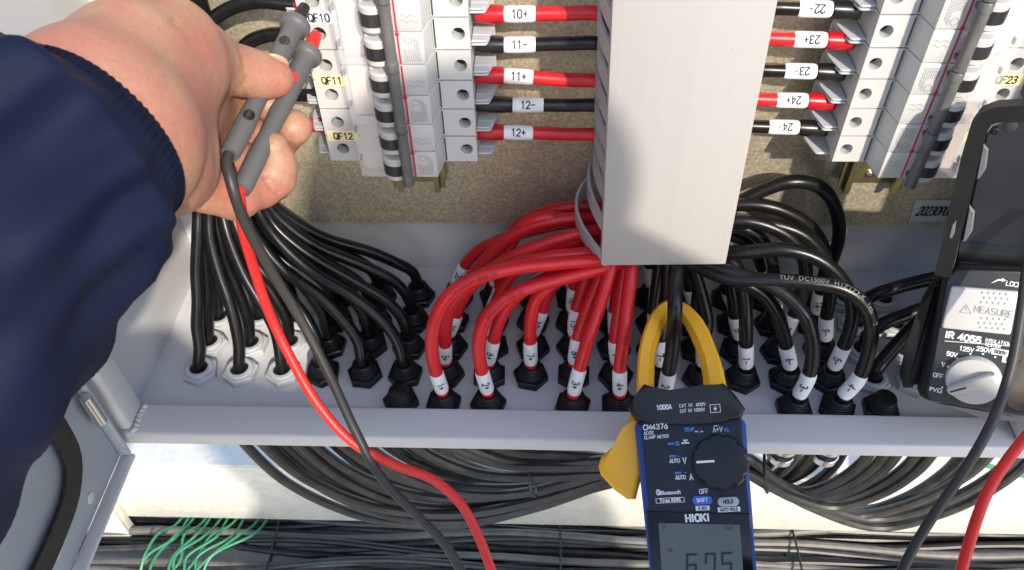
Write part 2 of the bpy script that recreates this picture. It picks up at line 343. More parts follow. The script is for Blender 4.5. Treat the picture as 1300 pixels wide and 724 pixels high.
def skin():
    m = bpy.data.materials.new('skin'); m.use_nodes = True; n = m.node_tree.nodes; l = m.node_tree.links
    b = n['Principled BSDF']; b.inputs['Roughness'].default_value = .48; b.inputs['Subsurface Weight'].default_value = .25
    b.inputs['Subsurface Radius'].default_value = (1, .32, .16); b.inputs['Subsurface Scale'].default_value = .004
    tc = n.new('ShaderNodeTexCoord')
    a = n.new('ShaderNodeTexNoise'); a.inputs['Scale'].default_value = 30; a.inputs['Detail'].default_value = 4; l.new(tc.outputs['Object'], a.inputs['Vector'])
    mr = n.new('ShaderNodeMapRange'); mr.inputs[1].default_value = .42; mr.inputs[2].default_value = .60; l.new(a.outputs['Fac'], mr.inputs[0])
    mx = n.new('ShaderNodeMix'); mx.data_type = 'RGBA'; mx.inputs['A'].default_value = (.46, .245, .155, 1); mx.inputs['B'].default_value = (.47, .180, .125, 1)
    l.new(mr.outputs[0], mx.inputs['Factor'])
    f = n.new('ShaderNodeTexNoise'); f.inputs['Scale'].default_value = 500; f.inputs['Detail'].default_value = 3; l.new(tc.outputs['Object'], f.inputs['Vector'])
    m2 = n.new('ShaderNodeMix'); m2.data_type = 'RGBA'; m2.blend_type = 'MULTIPLY'; m2.inputs['Factor'].default_value = .4
    l.new(mx.outputs['Result'], m2.inputs['A']); l.new(f.outputs['Fac'], m2.inputs['B'])
    l.new(m2.outputs['Result'], b.inputs['Base Color'])
    # fine skin lines, stretched across the hand
    mp = n.new('ShaderNodeMapping'); mp.inputs['Scale'].default_value = (1, 1, .45); mp.inputs['Rotation'].default_value = (.4, .5, .3); l.new(tc.outputs['Object'], mp.inputs[0])
    vo = n.new('ShaderNodeTexVoronoi'); vo.feature = 'DISTANCE_TO_EDGE'; vo.inputs['Scale'].default_value = 900; l.new(mp.outputs[0], vo.inputs['Vector'])
    wv = n.new('ShaderNodeTexNoise'); wv.inputs['Scale'].default_value = 130; wv.inputs['Detail'].default_value = 5; l.new(mp.outputs[0], wv.inputs['Vector'])
    ad = n.new('ShaderNodeMath'); ad.operation = 'MULTIPLY_ADD'; l.new(vo.outputs['Distance'], ad.inputs[0]); ad.inputs[1].default_value = .6; l.new(wv.outputs['Fac'], ad.inputs[2])
    bp = n.new('ShaderNodeBump'); bp.inputs['Strength'].default_value = .30; bp.inputs['Distance'].default_value = .0009
    l.new(ad.outputs[0], bp.inputs['Height']); l.new(bp.outputs[0], b.inputs['Normal'])
    return m
M['skin'] = skin()

# ------------------------------------------------------------------ setting
bm = BM(); n_ = 2
box(bm, (-150, -150, -1.05), (150, 150, -.95)); g = obj('ground', bm, M['ground']); tag(g, kind='structure')

XL, XR = -.303, .338               # cabinet side walls
ROW = [-.147, -.1198, -.0926, -.0654, -.0382]; COL = [-.2643+.032*i for i in range(18)]
cab = thing('metal_cabinet', 'open light grey steel cabinet with rows of cable glands in its floor', 'cabinet', (0, -.09, -.002))
bm = BM(); box(bm, (XL, -.158, -.0025), (XR, 0, 0)); obj('floor_plate', bm, M['cab'], cab)
bm = BM(); box(bm, (XL, 0, -.0025), (XR, .0025, .60)); obj('back_wall', bm, M['cab'], cab)
bm = BM(); box(bm, (XL-.0025, -.158, -.0025), (XL, .0025, .60)); obj('left_wall', bm, M['cab'], cab)
bm = BM(); box(bm, (XR, -.158, -.0025), (XR+.0025, .0025, .60)); obj('right_wall', bm, M['cab'], cab)
bm = BM(); box(bm, (XL-.02, -.1845, -.001), (XR+.02, -.1575, .0125), .0024, 4); obj('front_lip', bm, M['cab'], cab)
bm = BM(); box(bm, (XL-.022, -.1830, .0132), (XL+.011, -.158, .60), .004, 4); obj('left_jamb', bm, M['cab'], cab)
bm = BM(); box(bm, (XR-.011, -.1830, .0132), (XR+.022, -.158, .60), .004, 4); obj('right_jamb', bm, M['cab'], cab)
# weld bead where jamb meets lip
bm = BM()
for k in range(40):
    t = k/39; p = V((XL+.0118+.0006*math.sin(k*1.1), -.160-.022*t, .0122))
    bmesh.ops.create_icosphere(bm, subdivisions=2, radius=.0019+.0004*math.sin(k*.9), matrix=Matrix.Translation(p))
obj('weld_bead', bm, M['cab'], cab)

plate = thing('mounting_plate', 'spangled golden zinc mounting plate behind the breakers', 'plate', (0, -.02, .0705))
bm = BM(); box(bm, (XL+.03, -.0215, .0705), (XR-.008, -.0195, .60), .0004, 1); obj('sheet', bm, M['plate'], plate)
P = [onY(u, v, -.0222) for u, v in ((1154, 281), (1162, 254), (1222, 254), (1214, 281))]
st = prism(BM(), [(p.x, p.z) for p in P], .0222, .0225, m=Matrix.Rotation(math.pi/2, 4, 'X')); so_ = obj('number_sticker', st, M['stick'], plate)
c = onY(1188, 268, -.0226)
text('20230906', .0098, M['ink'], so_, WM[plate].inverted() @ Matrix.Translation(c) @ Matrix.Rotation(math.pi/2, 4, 'X') @ Matrix(((1, .25, 0, 0), (0, 1.25, 0, 0), (0, 0, 1, 0), (0, 0, 0, 1))), cw=.66, bold=.0002)
# holes seen along the plate's lower rim
for u, v in ((503, 241), (563, 241)): pass

# open door on the left
dr = thing('cabinet_door', 'open blue-grey cabinet door with black foam gasket and rivets beside the sleeve', 'door', (XL, -.45, -.01))
DX = XL + .0095
bm = BM(); box(bm, (DX-.022, -.85, -.006), (DX-.010, -.1875, .60), .002, 2); obj('panel', bm, M['door'], dr)
bm = BM(); box(bm, (DX-.010, -.85, -.008), (DX, -.1895, -.0045), .0012, 2); obj('bottom_flange', bm, M['cab'], dr)
bm = BM(); box(bm, (DX-.010, -.1925, -.0040), (DX-.002, -.1890, .60), .0012, 2); obj('side_flange', bm, M['door'], dr)
# gasket: rounded strip inset from flange
gp = [V((DX-.008, -.85, .033)), V((DX-.008, -.6, .033)), V((DX-.008, -.35, .033)), V((DX-.008, -.27, .033)), V((DX-.008, -.247, .037)), V((DX-.008, -.231, .050)), V((DX-.008, -.226, .072)), V((DX-.008, -.226, .12)), V((DX-.008, -.226, .59))]
gpath = spline(gp, .006); bm = BM()
tube(bm, gpath, .0085, 10)
for v_ in bm.verts: v_.co.x = DX-.010 + max(0, min(.006, (v_.co.x-(DX-.0165))*.9))
obj('gasket', bm, M['gask'], dr)
for u, v in ((115, 632), (73, 702)):
    p = onX(u, v, DX-.0098)
    obj('rivet', lathe(BM(), [(.0042, 0), (.0042, .0006), (.003, .0014), (.001, .0017)], 14, Matrix.Translation(V((DX-.0099, p.y, p.z))) @ Matrix.Rotation(math.pi/2, 4, 'Y')), M['mcb'], dr)
p = onX(131, 503, DX)
obj('hinge_pin', lathe(BM(), [(.0035, -.014), (.004, -.0135), (.004, .0135), (.0035, .014)], 14, Matrix.Translation(V((DX-.002, -.197, p.z)))), M['steel'], dr)

# beam and cable run below
bmth = thing('galvanised_beam', 'pale galvanised steel channel beam below the cabinet floor', 'beam', (0, -.03, -.405))
bm = BM(); box(bm, (-.62, -.030, -.405), (.9, -.026, -.287), .0012, 2); obj('web', bm, M['beam'], bmth)
bm = BM(); box(bm, (-.62, -.0302, -.2865), (.9, .16, -.2825), .0012, 2); obj('top_flange', bm, M['beam'], bmth)
for u in (425, 630, 880):
    p = onY(u, 606, -.0305)
    obj('bolt_head', lathe(BM(), [(.008, 0), (.008, .004), (.007, .005)], 6, Matrix.Translation(V((p.x, -.0302, p.z))) @ Matrix.Rotation(math.pi/2, 4, 'X')), M['steel'], bmth)
post = thing('support_post', 'galvanised angle post under the open door at lower left', 'post', (-.50, -.04, -.95))
bm = BM(); box(bm, (-.56, -.045, -.95), (-.505, -.041, -.33), .001, 2); obj('front_leg_face', bm, M['beam'], post)
bm = BM(); box(bm, (-.509, -.0405, -.95), (-.505, -.030, -.33), .001, 2); obj('side_leg_face', bm, M['beam'], post)

# ------------------------------------------------------------------ wiring duct
DL, DRr, DB, DF = .0365, .1195, .1125, -.110
lean = Matrix.Translation(V((.078, 0, .2))) @ Matrix.Rotation(R(-1.6), 4, 'Y') @ Matrix.Translation(V((-.078, 0, -.2)))
duct = thing('wiring_duct', 'tall beige grey slotted wiring duct hanging between the breaker columns', 'duct', (.078, -.0225, .1125))
bm = BM(); box(bm, (DL, DF, DB), (DRr, DF+.0022, .60), .0008, 2)
for x0, x1 in ((DL, DL+.002), (DRr-.002, DRr)): box(bm, (x0, DF+.0025, DB), (x1, DF+.011, .60), .0006, 1)
bmesh.ops.transform(bm, matrix=lean, verts=bm.verts[:]); obj('cover', bm, M['duct'], duct)
bm = BM(); box(bm, (DL+.003, -.026, DB), (DRr-.003, -.0225, .60)); bmesh.ops.transform(bm, matrix=lean, verts=bm.verts[:]); obj('base', bm, M['duct'], duct)
def finger(x, zc, sgn, bow, loop=0):
    bm = BM(); n = 14; rows = []
    for i in range(n+1):
        t = i/n; y = -.0225 + (DF+.006+.0225)*t
        wd = .0078*(1-.30*t); zz = zc - .010*t*t*0 + .004*math.sin(t*math.pi)
        xx = x + sgn*(bow*math.sin(t*math.pi) + loop*math.sin(min(1, t*1.0)*math.pi)**.8)
        zz -= loop*.9*t
        rows.append([bm.verts.new((xx+dx, y, zz+dz)) for dx, dz in ((-.0010, -wd), (.0010, -wd), (.0010, wd), (-.0010, wd))])
    for a, b in zip(rows, rows[1:]):
        for k in range(4): bm.faces.new((a[k], a[(k+1) % 4], b[(k+1) % 4], b[k]))
    bm.faces.new(rows[0][::-1]); bm.faces.new(rows[-1])
    bmesh.ops.transform(bm, matrix=lean, verts=bm.verts[:]); return bm
for k in range(22):
    z = DB + .010 + .0198*k
    obj('slot_finger', finger(DL+.0035, z, -1, .007+.001*random.random(), .012 if k == 0 else (.004 if k == 1 else 0)), M['duct'], duct)
    obj('slot_finger', finger(DRr-.0035, z, 1, .002), M['duct'], duct)

# ------------------------------------------------------------------ breakers
TY, LY, BY = -.073, -.090, -.029      # terminal face, label face, back
PW = .0203
def hole_block(x0, x1, z0, z1, cx, cz, r, y0, y1, depth):
    """terminal block with a round screw well; front at y0 (towards camera), back at y1"""
    bm = BM(); n = 24; cir = []; rec = []; low = []; back = []
    for i in range(n):
        a = 2*math.pi*i/n; c_, s_ = math.cos(a), math.sin(a)
        cir.append(bm.verts.new((cx+r*c_, y0, cz+r*s_))); low.append(bm.verts.new((cx+r*c_, y0+depth, cz+r*s_)))
        tx = ((x1-cx) if c_ > 0 else (x0-cx))/c_ if abs(c_) > 1e-6 else 1e9
        tz = ((z1-cz) if s_ > 0 else (z0-cz))/s_ if abs(s_) > 1e-6 else 1e9
        t = min(tx, tz); rec.append(bm.verts.new((cx+t*c_, y0, cz+t*s_))); 
    # corners need exact points: snap the nearest ray points
    for X, Z in ((x0, z0), (x0, z1), (x1, z0), (x1, z1)):
        q = min(rec, key=lambda v_: (v_.co.x-X)**2+(v_.co.z-Z)**2); q.co = (X, y0, Z)
    for q in rec: back.append(bm.verts.new((q.co.x, y1, q.co.z)))
    for i in range(n):
        j = (i+1) % n
        bm.faces.new((cir[i], cir[j], rec[j], rec[i])); bm.faces.new((low[i], low[j], cir[j], cir[i])); bm.faces.new((rec[i], rec[j], back[j], back[i]))
    f = bm.faces.new(low); f.material_index = 1
    return bm
def wave_strip(bm, x0, z0, L, amp, w_, y, vertical=False):
    pts = [(x0+L*i/16, z0+amp*math.sin(i/16*2*math.pi*2)) for i in range(17)]
    for (a, b), (c_, d) in zip(pts, pts[1:]):
        vs_ = [bm.verts.new((X, y, Z)) for X, Z in ((a, b-w_), (c_, d-w_), (c_, d+w_), (a, b+w_))]; bm.faces.new(vs_)
RX90 = Matrix.Rotation(math.pi/2, 4, 'X')
def mesh_of(bm, mats, ang=35, fix=True):
    if fix: bmesh.ops.recalc_face_normals(bm, faces=bm.faces[:])
    me = bpy.data.meshes.new('m'); bm.to_mesh(me); bm.free()
    for m in mats: me.materials.append(m)
    finish(me, ang); return me
def breaker_meshes():
    """local frame: x along the device (screw well of the wired end at 0, far well at -.081), z along the pole pitch, y depth (world y)"""
    S = []                                                     # (name, mesh, parent index)
    for pz in (-PW, 0):
        z0, z1 = pz+.00025, pz+PW-.00025
        prof = [(.0062, BY), (.0062, -.064), (-.0145, -.064), (-.0150, TY-.0005), (-.0178, LY), (-.0505, LY), (-.0515, -.0775), (-.0670, -.0775), (-.0672, -.064), (-.0905, -.064), (-.0905, BY)]
        bm = prism(BM(), [(x, y) for x, y in prof], -z1, -z0, .0006, 2, m=Matrix(((1,0,0,0),(0,1,0,0),(0,0,-1,0),(0,0,0,1))))
        S.append(('pole_housing', mesh_of(bm, [M['mcb']]), None))
        hp = len(S)-1
        S.append(('terminal_block', mesh_of(hole_block(-.0148, .0065, z0+.0002, z1-.0002, 0, (z0+z1)/2, .0039, TY, -.0641, .0085), [M['mcb'], M['hole']]), None))
        S.append(('terminal_block', mesh_of(hole_block(-.0905, -.0680, z0+.0002, z1-.0002, -.081, (z0+z1)/2, .0041, TY, -.0641, .0085), [M['mcb'], M['hole']]), None))
        # barrier shelf and wire pocket at each end
        for sx, xx in ((1, .0066), (-1, -.0909)):
            bm = BM(); Lx = .0125
            for za, zb in ((z0+.0001, z0+.0014), (z1-.0014, z1-.0001)):
                prism(bm, [(xx, -.0655), (xx+sx*Lx*.62, -.0655), (xx+sx*Lx*.72, -.0645), (xx+sx*Lx, -.050), (xx+sx*Lx, -.040), (xx, -.040)], za, zb, .0003, 1)
            box(bm, (min(xx, xx+sx*.010), -.0585, z0+.0014), (max(xx, xx+sx*.010), -.0578, z0+.0018))
            box(bm, (min(xx, xx+sx*Lx), -.0405, z0+.0022), (max(xx, xx+sx*Lx), -.0385, z1-.0008))
            S.append(('barrier_shelf', mesh_of(bm, [M['mcb2']]), None))
        # slit
        S.append(('slit', mesh_of(box(BM(), (-.01435, TY-.0004, z0+.0008), (-.0133, TY+.002, z1-.0008), .0004, 1), [M['slit']]), None))
        # toggle: pale barrel with a black paddle
        zc = (z0+z1)/2
        prof = [(.0005, -.0082), (.0068, -.0080), (.0078, -.007), (.0078, .007), (.0068, .0080), (.0005, .0082)]
        bm = lathe(BM(), prof, 24, Matrix.Translation(V((-.0435, LY+.0005, zc))))
        S.append(('toggle_barrel', mesh_of(bm, [M['mcb']]), None))
        bm = BM()
        for a0 in range(-70, 70, 20):
            a1 = a0+20; q = []
            for rr in (.0074, .0084):
                for a in (a0, a1): q.append((-.0435+rr*math.sin(R(a)), LY+.0005-rr*math.cos(R(a))))
            (xa, ya), (xb, yb), (xc, yc), (xd, yd) = q
            prism(bm, [(xa, ya), (xb, yb), (xd, yd), (xc, yc)], zc-.0037, zc+.0037)
        S.append(('toggle_paddle', mesh_of(bm, [M['tog']]), None))
        # front print
        bm = BM()
        yy = LY-.00025
        if pz < 0:
            for i in range(8):
                x_ = -.0300+.0012*i+.0006; zz = z0+.0022; ze = z0+random.uniform(.011, .0165) if i > 4 else z0+random.uniform(.0075, .0105)
                while zz < ze:
                    L = random.uniform(.0006, .0022)
                    vs_ = [bm.verts.new(p_) for p_ in ((x_, yy, zz), (x_+.0005, yy, zz), (x_+.0005, yy, zz+L), (x_, yy, zz+L))]; bm.faces.new(vs_); zz += L+.0004
            for a in range(16):
                a0, a1 = 2*math.pi*a/16, 2*math.pi*(a+1)/16; cx, cz = -.0265, z1-.0045
                bm.faces.new([bm.verts.new((cx+rr*math.cos(t), yy, cz+rr*math.sin(t))) for rr, t in ((.0019, a0), (.0019, a1), (.0023, a1), (.0023, a0))])
        else:
            wave_strip(bm, -.0292, zc-.0035, .0095, .0007, .00018, yy); wave_strip(bm, -.0292, zc-.0005, .0095, .0007, .00018, yy)
        S.append(('print', mesh_of(bm, [M['inkg']], fix=False), hp))
    # red line down the label
    bm = box(BM(), (-.0326, LY-.0003, -PW+.0006), (-.0316, LY, PW-.0006))
    bmesh.ops.create_uvsphere(bm, u_segments=14, v_segments=8, radius=.0013, matrix=Matrix.Translation(V((-.0322, LY, -.0012))) @ Matrix.Diagonal((1, .4, 1, 1)))
    S.append(('red_line', mesh_of(bm, [M['inkr']]), None))
    # tie bar joining both toggles
    bm = lathe(BM(), [(.0034, -PW+.0004), (.0038, -PW+.0010), (.0038, -PW+.006), (.0034, -PW+.0064), (.0034, PW-.0010), (.0038, PW-.0009), (.0038, PW-.0004), (.003, PW-.0001)], 18, Matrix.Translation(V((-.0358, LY-.0072, 0))))
    box(bm, (-.0385, LY-.006, -PW+.004), (-.0335, LY-.0002, -PW+.0065)); box(bm, (-.0385, LY-.006, PW-.0065), (-.0335, LY-.0002, PW-.004))
    S.append(('handle_tie', mesh_of(bm, [M['tie']]), None))
    # clear cover with a paper strip
    S.append(('paper_strip', mesh_of(box(BM(), (-.0662, -.0795, -PW+.0008), (-.0520, -.0777, PW-.0008)), [M['paper']]), None))
    S.append(('clear_cover', mesh_of(box(BM(), (-.0672, -.0900, -PW+.0002), (-.0514, -.0798, PW-.0002), .0009, 2), [M['clear']]), None))
    for zz in (-.011, .011):
        S.append(('cover_clip', mesh_of(box(BM(), (-.0684, -.083, zz-.002), (-.0672, -.080, zz+.002), .0003, 1), [M['slit']]), None))
    return S
BSET = breaker_meshes()
def put_breaker(name, label, m, group, qf, sticker=True, upside=False):
    t = thing(name, label, 'circuit breaker', group=group, mat=m)
    made = []
    for nm, me, par in BSET:
        o = bpy.data.objects.new(nm, me); SC.collection.objects.link(o)
        o.parent = t if par is None else made[par]; WM[o] = m.copy(); made.append(o)
    # label sticker between the far wells
    s = -1 if upside else 1
    bm = box(BM(), (-.0893, TY-.0004, -.0040), (-.0690, TY-.0001, .0040), .0001, 1)
    st_ = obj('name_sticker', bm, M['cream'] if sticker else M['white'], t, local=True)
    rot = RX90 if not upside else Matrix.Rotation(math.pi, 4, 'Y') @ RX90
    text(qf, .0068, M['ink'], st_, Matrix.Translation(V((-.0791, TY-.0006, 0))) @ rot, bold=.00012, cw=.92)
    return t
XB, XC = -.0503, .1924
ZM = [.2713, .2306, .1900]
for qf, z, i in (('QF10', ZM[0], 0), ('QF11', ZM[1], 1), ('QF12', ZM[2], 2)):
    put_breaker('circuit_breaker', f'white two-pole breaker with {"white" if i == 0 else "cream"} sticker {qf} left of the duct', Matrix.Translation(V((XB, 0, z))), 'breakers in the left column', qf, sticker=i > 0)
put_breaker('circuit_breaker', 'topmost cut-off breaker of the left column, above sticker QF10', Matrix.Translation(V((XB, 0, ZM[0]+.0407))), 'breakers in the left column', 'QF9')
for qf, z, i in (('QF21', ZM[0]+.0407, 3), ('QF22', ZM[0], 0), ('QF23', ZM[1], 1), ('QF24', ZM[2], 2)):
    lab = {'QF22': 'white two-pole breaker wired to cables 22- and 22+ right of the duct', 'QF23': 'white two-pole breaker with sticker QF23 right of the duct',
           'QF24': 'lowest breaker of the right column, wired to cables 24+ and 24-', 'QF21': 'topmost cut-off breaker of the right column'}[qf]
    put_breaker('circuit_breaker', lab, Matrix.Translation(V((XC, 0, z+.0013))) @ Matrix.Rotation(math.pi, 4, 'Y'), 'breakers in the right column', qf, upside=True)

def din(name, label, x0, x1, zb):
    t = thing(name, label, 'rail', ((x0+x1)/2, -.0225, zb))
    zt = .60; 
    # top-hat profile in (x,y)
    w_ = .0015; a = x0; b = x1; f = .006
    prof = [(a, -.0300), (a+f, -.0300), (a+f, -.0228), (b-f, -.0228), (b-f, -.0300), (b, -.0300), (b, -.0288), (b-f+.0015, -.0288), (b-f+.0015, -.0216), (a+f-.0015, -.0216), (a+f-.0015, -.0288), (a, -.0288)]
    bm = prism(BM(), prof, zb, zt); obj('hat_profile', bm, M['zincy'], t)
    bm = BM()
    box(bm, (a+f-.002, -.0345, zb-.001), (a+f+.002, -.0301, zt)); obj('left_flange', bm, M['zincy'], t)
    bm = BM(); box(bm, (b-f-.002, -.0345, zb-.001), (b-f+.002, -.0301, zt)); obj('right_flange', bm, M['zincy'], t)
    bm = lathe(BM(), [(.0026, 0), (.0026, .0018), (.0016, .0024)], 14, Matrix.Translation(V(((a+b)/2, -.0229, zb+.0085))) @ RX90)
    obj('screw', bm, M['steel'], t)
p0, p1 = onY(500, 238, -.03), onY(566, 238, -.03)
din('din_rail', 'yellow zinc mounting rail ending below breaker QF12', p0.x, p1.x, p0.z)
p0, p1 = onY(1062, 240, -.03), onY(1142, 243, -.03)
din('din_rail', 'yellow zinc mounting rail ending below the right breaker column', p0.x, p1.x, p0.z)

# ------------------------------------------------------------------ cable builders
def cable(name, label, path, r, mt, group=None, n=12, sleeve=None, boot=None, cat='cable', print_=None):
    """path: list of points (already smooth). sleeve=(s0,s1,text,sign,across) boot=(s0,s1)"""
    t = thing(name, label, cat, path[0], group)
    o = obj('jacket', tube(BM(), path, r, n), M[mt], t, fix=False)
    if sleeve:
        s0, s1, tx, sign, across = sleeve
        sp = subpath(path, s0, s1)
        k = len(sp)
        so2 = obj('marker_sleeve', tube(BM(), sp, [r+.0001]+[r+.0006]*(k-2)+[r+.0001], 16), M['white'], t, fix=False)
        if tx: wrap_text(tx, min(.0062, r*1.35) if across else min(.0072, r*1.5), M['ink'], so2, path, (s0+s1)/2, r+.0007, sign, across, bold=.00008)
    if print_: wrap_text(print_, .0036, M['rprnt'], o, path, arclen(path)[-1]*(.52 if len(path) > 40 else .45), r, -1, name='jacket_print', phi=.25)
    if boot:
        b0, b1, bmt = boot
        sp = subpath(path, b0, b1); k = len(sp)
        obj('boot', tube(BM(), sp, [r+.0006+.0006*math.sin(i/k*3) for i in range(k)], 14), M[bmt], t, fix=False)
    return t

# wires between breakers and duct
PLACE = ['uppermost', 'second from the top', 'third from the top', 'fourth from the top', 'lowest']
WL = [('10+', 18, 17, 'r'), ('11-', 57, 55, 'b'), ('11+', 96, 103, 'r'), ('12-', 133, 134, 'b'), ('12+', 168, 171, 'r')]
sl_px = {'10+': (638, 678), '11-': (641, 679), '11+': (637, 674), '12-': (653, 691), '12+': (640, 676)}
for tx, va, vb, c_ in WL:
    r = .0043; Yw = -.0565
    a = onY(604, va-1 if tx[-1] == '-' else va, Yw); a2 = onY(640, va, Yw); b = onY(720, (va+vb)/2 + (vb-va)*.3, Yw); c2 = onY(757, vb, Yw-.002); d = c2+V((.03, .006, -.01))
    path = spline([a, a2, b, c2, d], .003); L = arclen(path)
    def s_at(u):
        return min(range(len(path)), key=lambda i: abs(proj(path[i])[0]-u))
    def proj(p):
        q = CR.transposed() @ (p-CAM); return (650+CX+FOC*q.x/-q.z, 362-FOC*q.y/-q.z)
    u0, u1 = sl_px[tx]; s0, s1 = L[s_at(u0)], L[s_at(u1)]
    cable('wire', f'{"red" if c_=="r" else "black"} wire with sleeve {tx} between left breakers and duct, {PLACE[[w_[0] for w_ in WL].index(tx)]}', path, r, 'redc' if c_ == 'r' else 'blkc', 'wires from left breakers into the duct', sleeve=(s0, s1, tx, 1, False), boot=(0, s0-.0005, 'redb' if c_ == 'r' else 'blkb'), cat='wire')
WR = [('22-', 11, (1013, 1055), 'b'), ('23+', 50, (1007, 1048), 'r'), ('23-', 90, (995, 1035), 'b'), ('24+', 127, (985, 1024), 'r'), ('24-', 161, (975, 1013), 'b')]
for tx, v_, (u0, u1), c_ in WR:
    Yw = -.0565
    a = onY(u1+36, v_+3, Yw); b = onY(u1, v_+1, Yw); b2 = onY(u0, v_, Yw); c2 = onY(u0-35, v_-1, Yw); d = c2+V((-.045, .006, -.006))
    path = spline([a, b, b2, c2, d], .003); L = arclen(path)
    def s_at(u): return min(range(len(path)), key=lambda i: abs(proj(path[i])[0]-u))
    s0, s1 = L[s_at(u1)], L[s_at(u0)]
    cable('wire', f'{"red" if c_=="r" else "black"} wire with sleeve {tx} between duct and right breakers, {PLACE[[w_[0] for w_ in WR].index(tx)]}', path, .0043, 'redc' if c_ == 'r' else 'blkc', 'wires from right breakers into the duct', sleeve=(s0, s1, tx, 1, False), boot=(0, s0-.0005, 'redb' if c_ == 'r' else 'blkb'), cat='wire')
# two black wires arching from the far wells of QF10 to the left bundle
for k, (pts, lab) in enumerate((([((402, 6), -.06), ((372, 6), -.06), ((330, 2), -.058), ((290, 12), -.055), ((262, 35), -.052), ((248, 80), -.05), ((250, 180), -.048)], 'black wire arching at the top edge from breaker QF10, red boot'),
                                ([((412, 46), -.06), ((385, 45), -.06), ((345, 44), -.058), ((315, 55), -.055), ((295, 85), -.052), ((285, 140), -.05), ((285, 200), -.048)], 'black wire arching behind the thumb and the black probe'))):
    path = spline([onY(*p_, y_) for p_, y_ in pts], .004)
    cable('wire', lab, path, .0043, 'blkc', 'wires left of the left breakers', boot=(0, .012, 'redb' if k == 0 else 'blkb'), cat='wire')
for k, (v0, tx) in enumerate(((120, 'QF11'), (158, 'QF12'))):
    path = spline([onY(418+k*6, v0, -.058), onY(395+k*5, v0+1, -.056), onY(350, v0+4, -.05), onY(310, v0+30, -.047), onY(300, v0+90, -.045)], .004)
    cable('wire', f'dark wire leaving the far side of breaker {tx} towards the hand', path, .0042, 'redc' if k else 'blkc', 'wires left of the left breakers', boot=(0, .01, 'redb' if k else 'blkb'), cat='wire')

# ------------------------------------------------------------------ glands
def gland_meshes(black=True):
    S = []
    if black:
        bm = lathe(BM(), [(.0126, 0), (.0136, .0006), (.0136, .0058), (.0124, .0068)], 6); S.append(('hex_nut', mesh_of(bm, [M['gland']], 20)))
        prof = [(.0104, .0069), (.0104, .0080)]
        for i in range(3): prof += [(.0098-.0006*i, .0083+.0022*i), (.0098-.0006*i, .0094+.0022*i), (.0090-.0006*i, .0099+.0022*i)]
        prof += [(.0080, .0156), (.0068, .0166), (.0052, .0166), (.0052, .013)]
        S.append(('dome_cap', mesh_of(lathe(BM(), prof, 20), [M['gland']])))
    else:
        bm = lathe(BM(), [(.0128, 0), (.0138, .0006), (.0138, .0048), (.0126, .0056)], 6); S.append(('hex_nut', mesh_of(bm, [M['gland_g']], 20)))
        bm = lathe(BM(), [(.0104, .0057), (.0104, .0076), (.0096, .0082), (.0072, .0082), (.0068, .0072), (.0068, .0062)], 22); S.append(('collar', mesh_of(bm, [M['gland_g']])))
        bm = lathe(BM(), [(.0067, .0062), (.0067, .0066)], 18); S.append(('seal', mesh_of(bm, [M['ink']])))
    # thread and lock nut under the floor
    bm = lathe(BM(), [(.008, -.018), (.008, -.0027)], 14); lathe(bm, [(.0115, -.0075), (.0115, -.0028)], 6); S.append(('lock_nut', mesh_of(bm, [M['gland' if black else 'gland_g']])))
    return S
GB, GG = gland_meshes(True), gland_meshes(False)
ORD = ['front', 'second', 'third', 'fourth', 'back']
NTH = ['first', 'second', 'third', 'fourth', 'fifth', 'sixth', 'seventh', 'eighth', 'ninth', 'tenth', 'eleventh', 'twelfth', 'thirteenth', 'fourteenth', 'fifteenth', 'sixteenth', 'seventeenth', 'eighteenth']
GL = {}
def gland(c, r, black, extra=''):
    jx, jy = random.uniform(-.0008, .0008), random.uniform(-.0008, .0008)
    loc = V((COL[c]+jx, ROW[r]+jy, .0001))
    rot = Matrix.Rotation(random.uniform(0, 1.05), 4, 'Z')
    lab = f'{"black" if black else "grey"} {"cable gland" if black else "hex gland nut"}{extra}, {ORD[r]} row, {NTH[c]} column from the left wall'
    t = thing('cable_gland', lab, 'cable gland', group='black cable glands in the cabinet floor' if black else 'grey cable glands in the cabinet floor', mat=Matrix.Translation(loc) @ rot)
    for nm, me in (GB if black else GG):
        o = bpy.data.objects.new(nm, me); SC.collection.objects.link(o); o.parent = t
    GL[(c, r)] = loc; return t
for c in range(0, 3):
    for r in (1, 2, 3): gland(c, r, False)
for c in range(3, 6):
    for r in (1, 2, 3, 4): gland(c, r, True)
for c in range(6, 16):
    for r in range(5):
        if (c, r) in ((8, 0), (13, 0), (12, 0)): continue
        gland(c, r, True)
for c in (16, 17):
    for r in (1, 2, 3, 4): gland(c, r, False)
def plug(c, r):
    t = gland(c, r, True, ' closed by a plug')
    obj('plug', lathe(BM(), [(.0075, .0145), (.0075, .0172), (.006, .0180), (.001, .0182)], 18), M['gland'], t, local=True)
plug(5, 0); plug(16, 0)

def from_gland(c, r, px, rad=.005, sleeve_len=.017, z0=.006, lean=None):
    """cable points: out of the gland, then through pixel/depth points"""
    g_ = GL[(c, r)]
    pts = [V((g_.x, g_.y, z0)), V((g_.x, g_.y, .018))]
    return pts + [onY(u, v, y) for u, v, y in px]

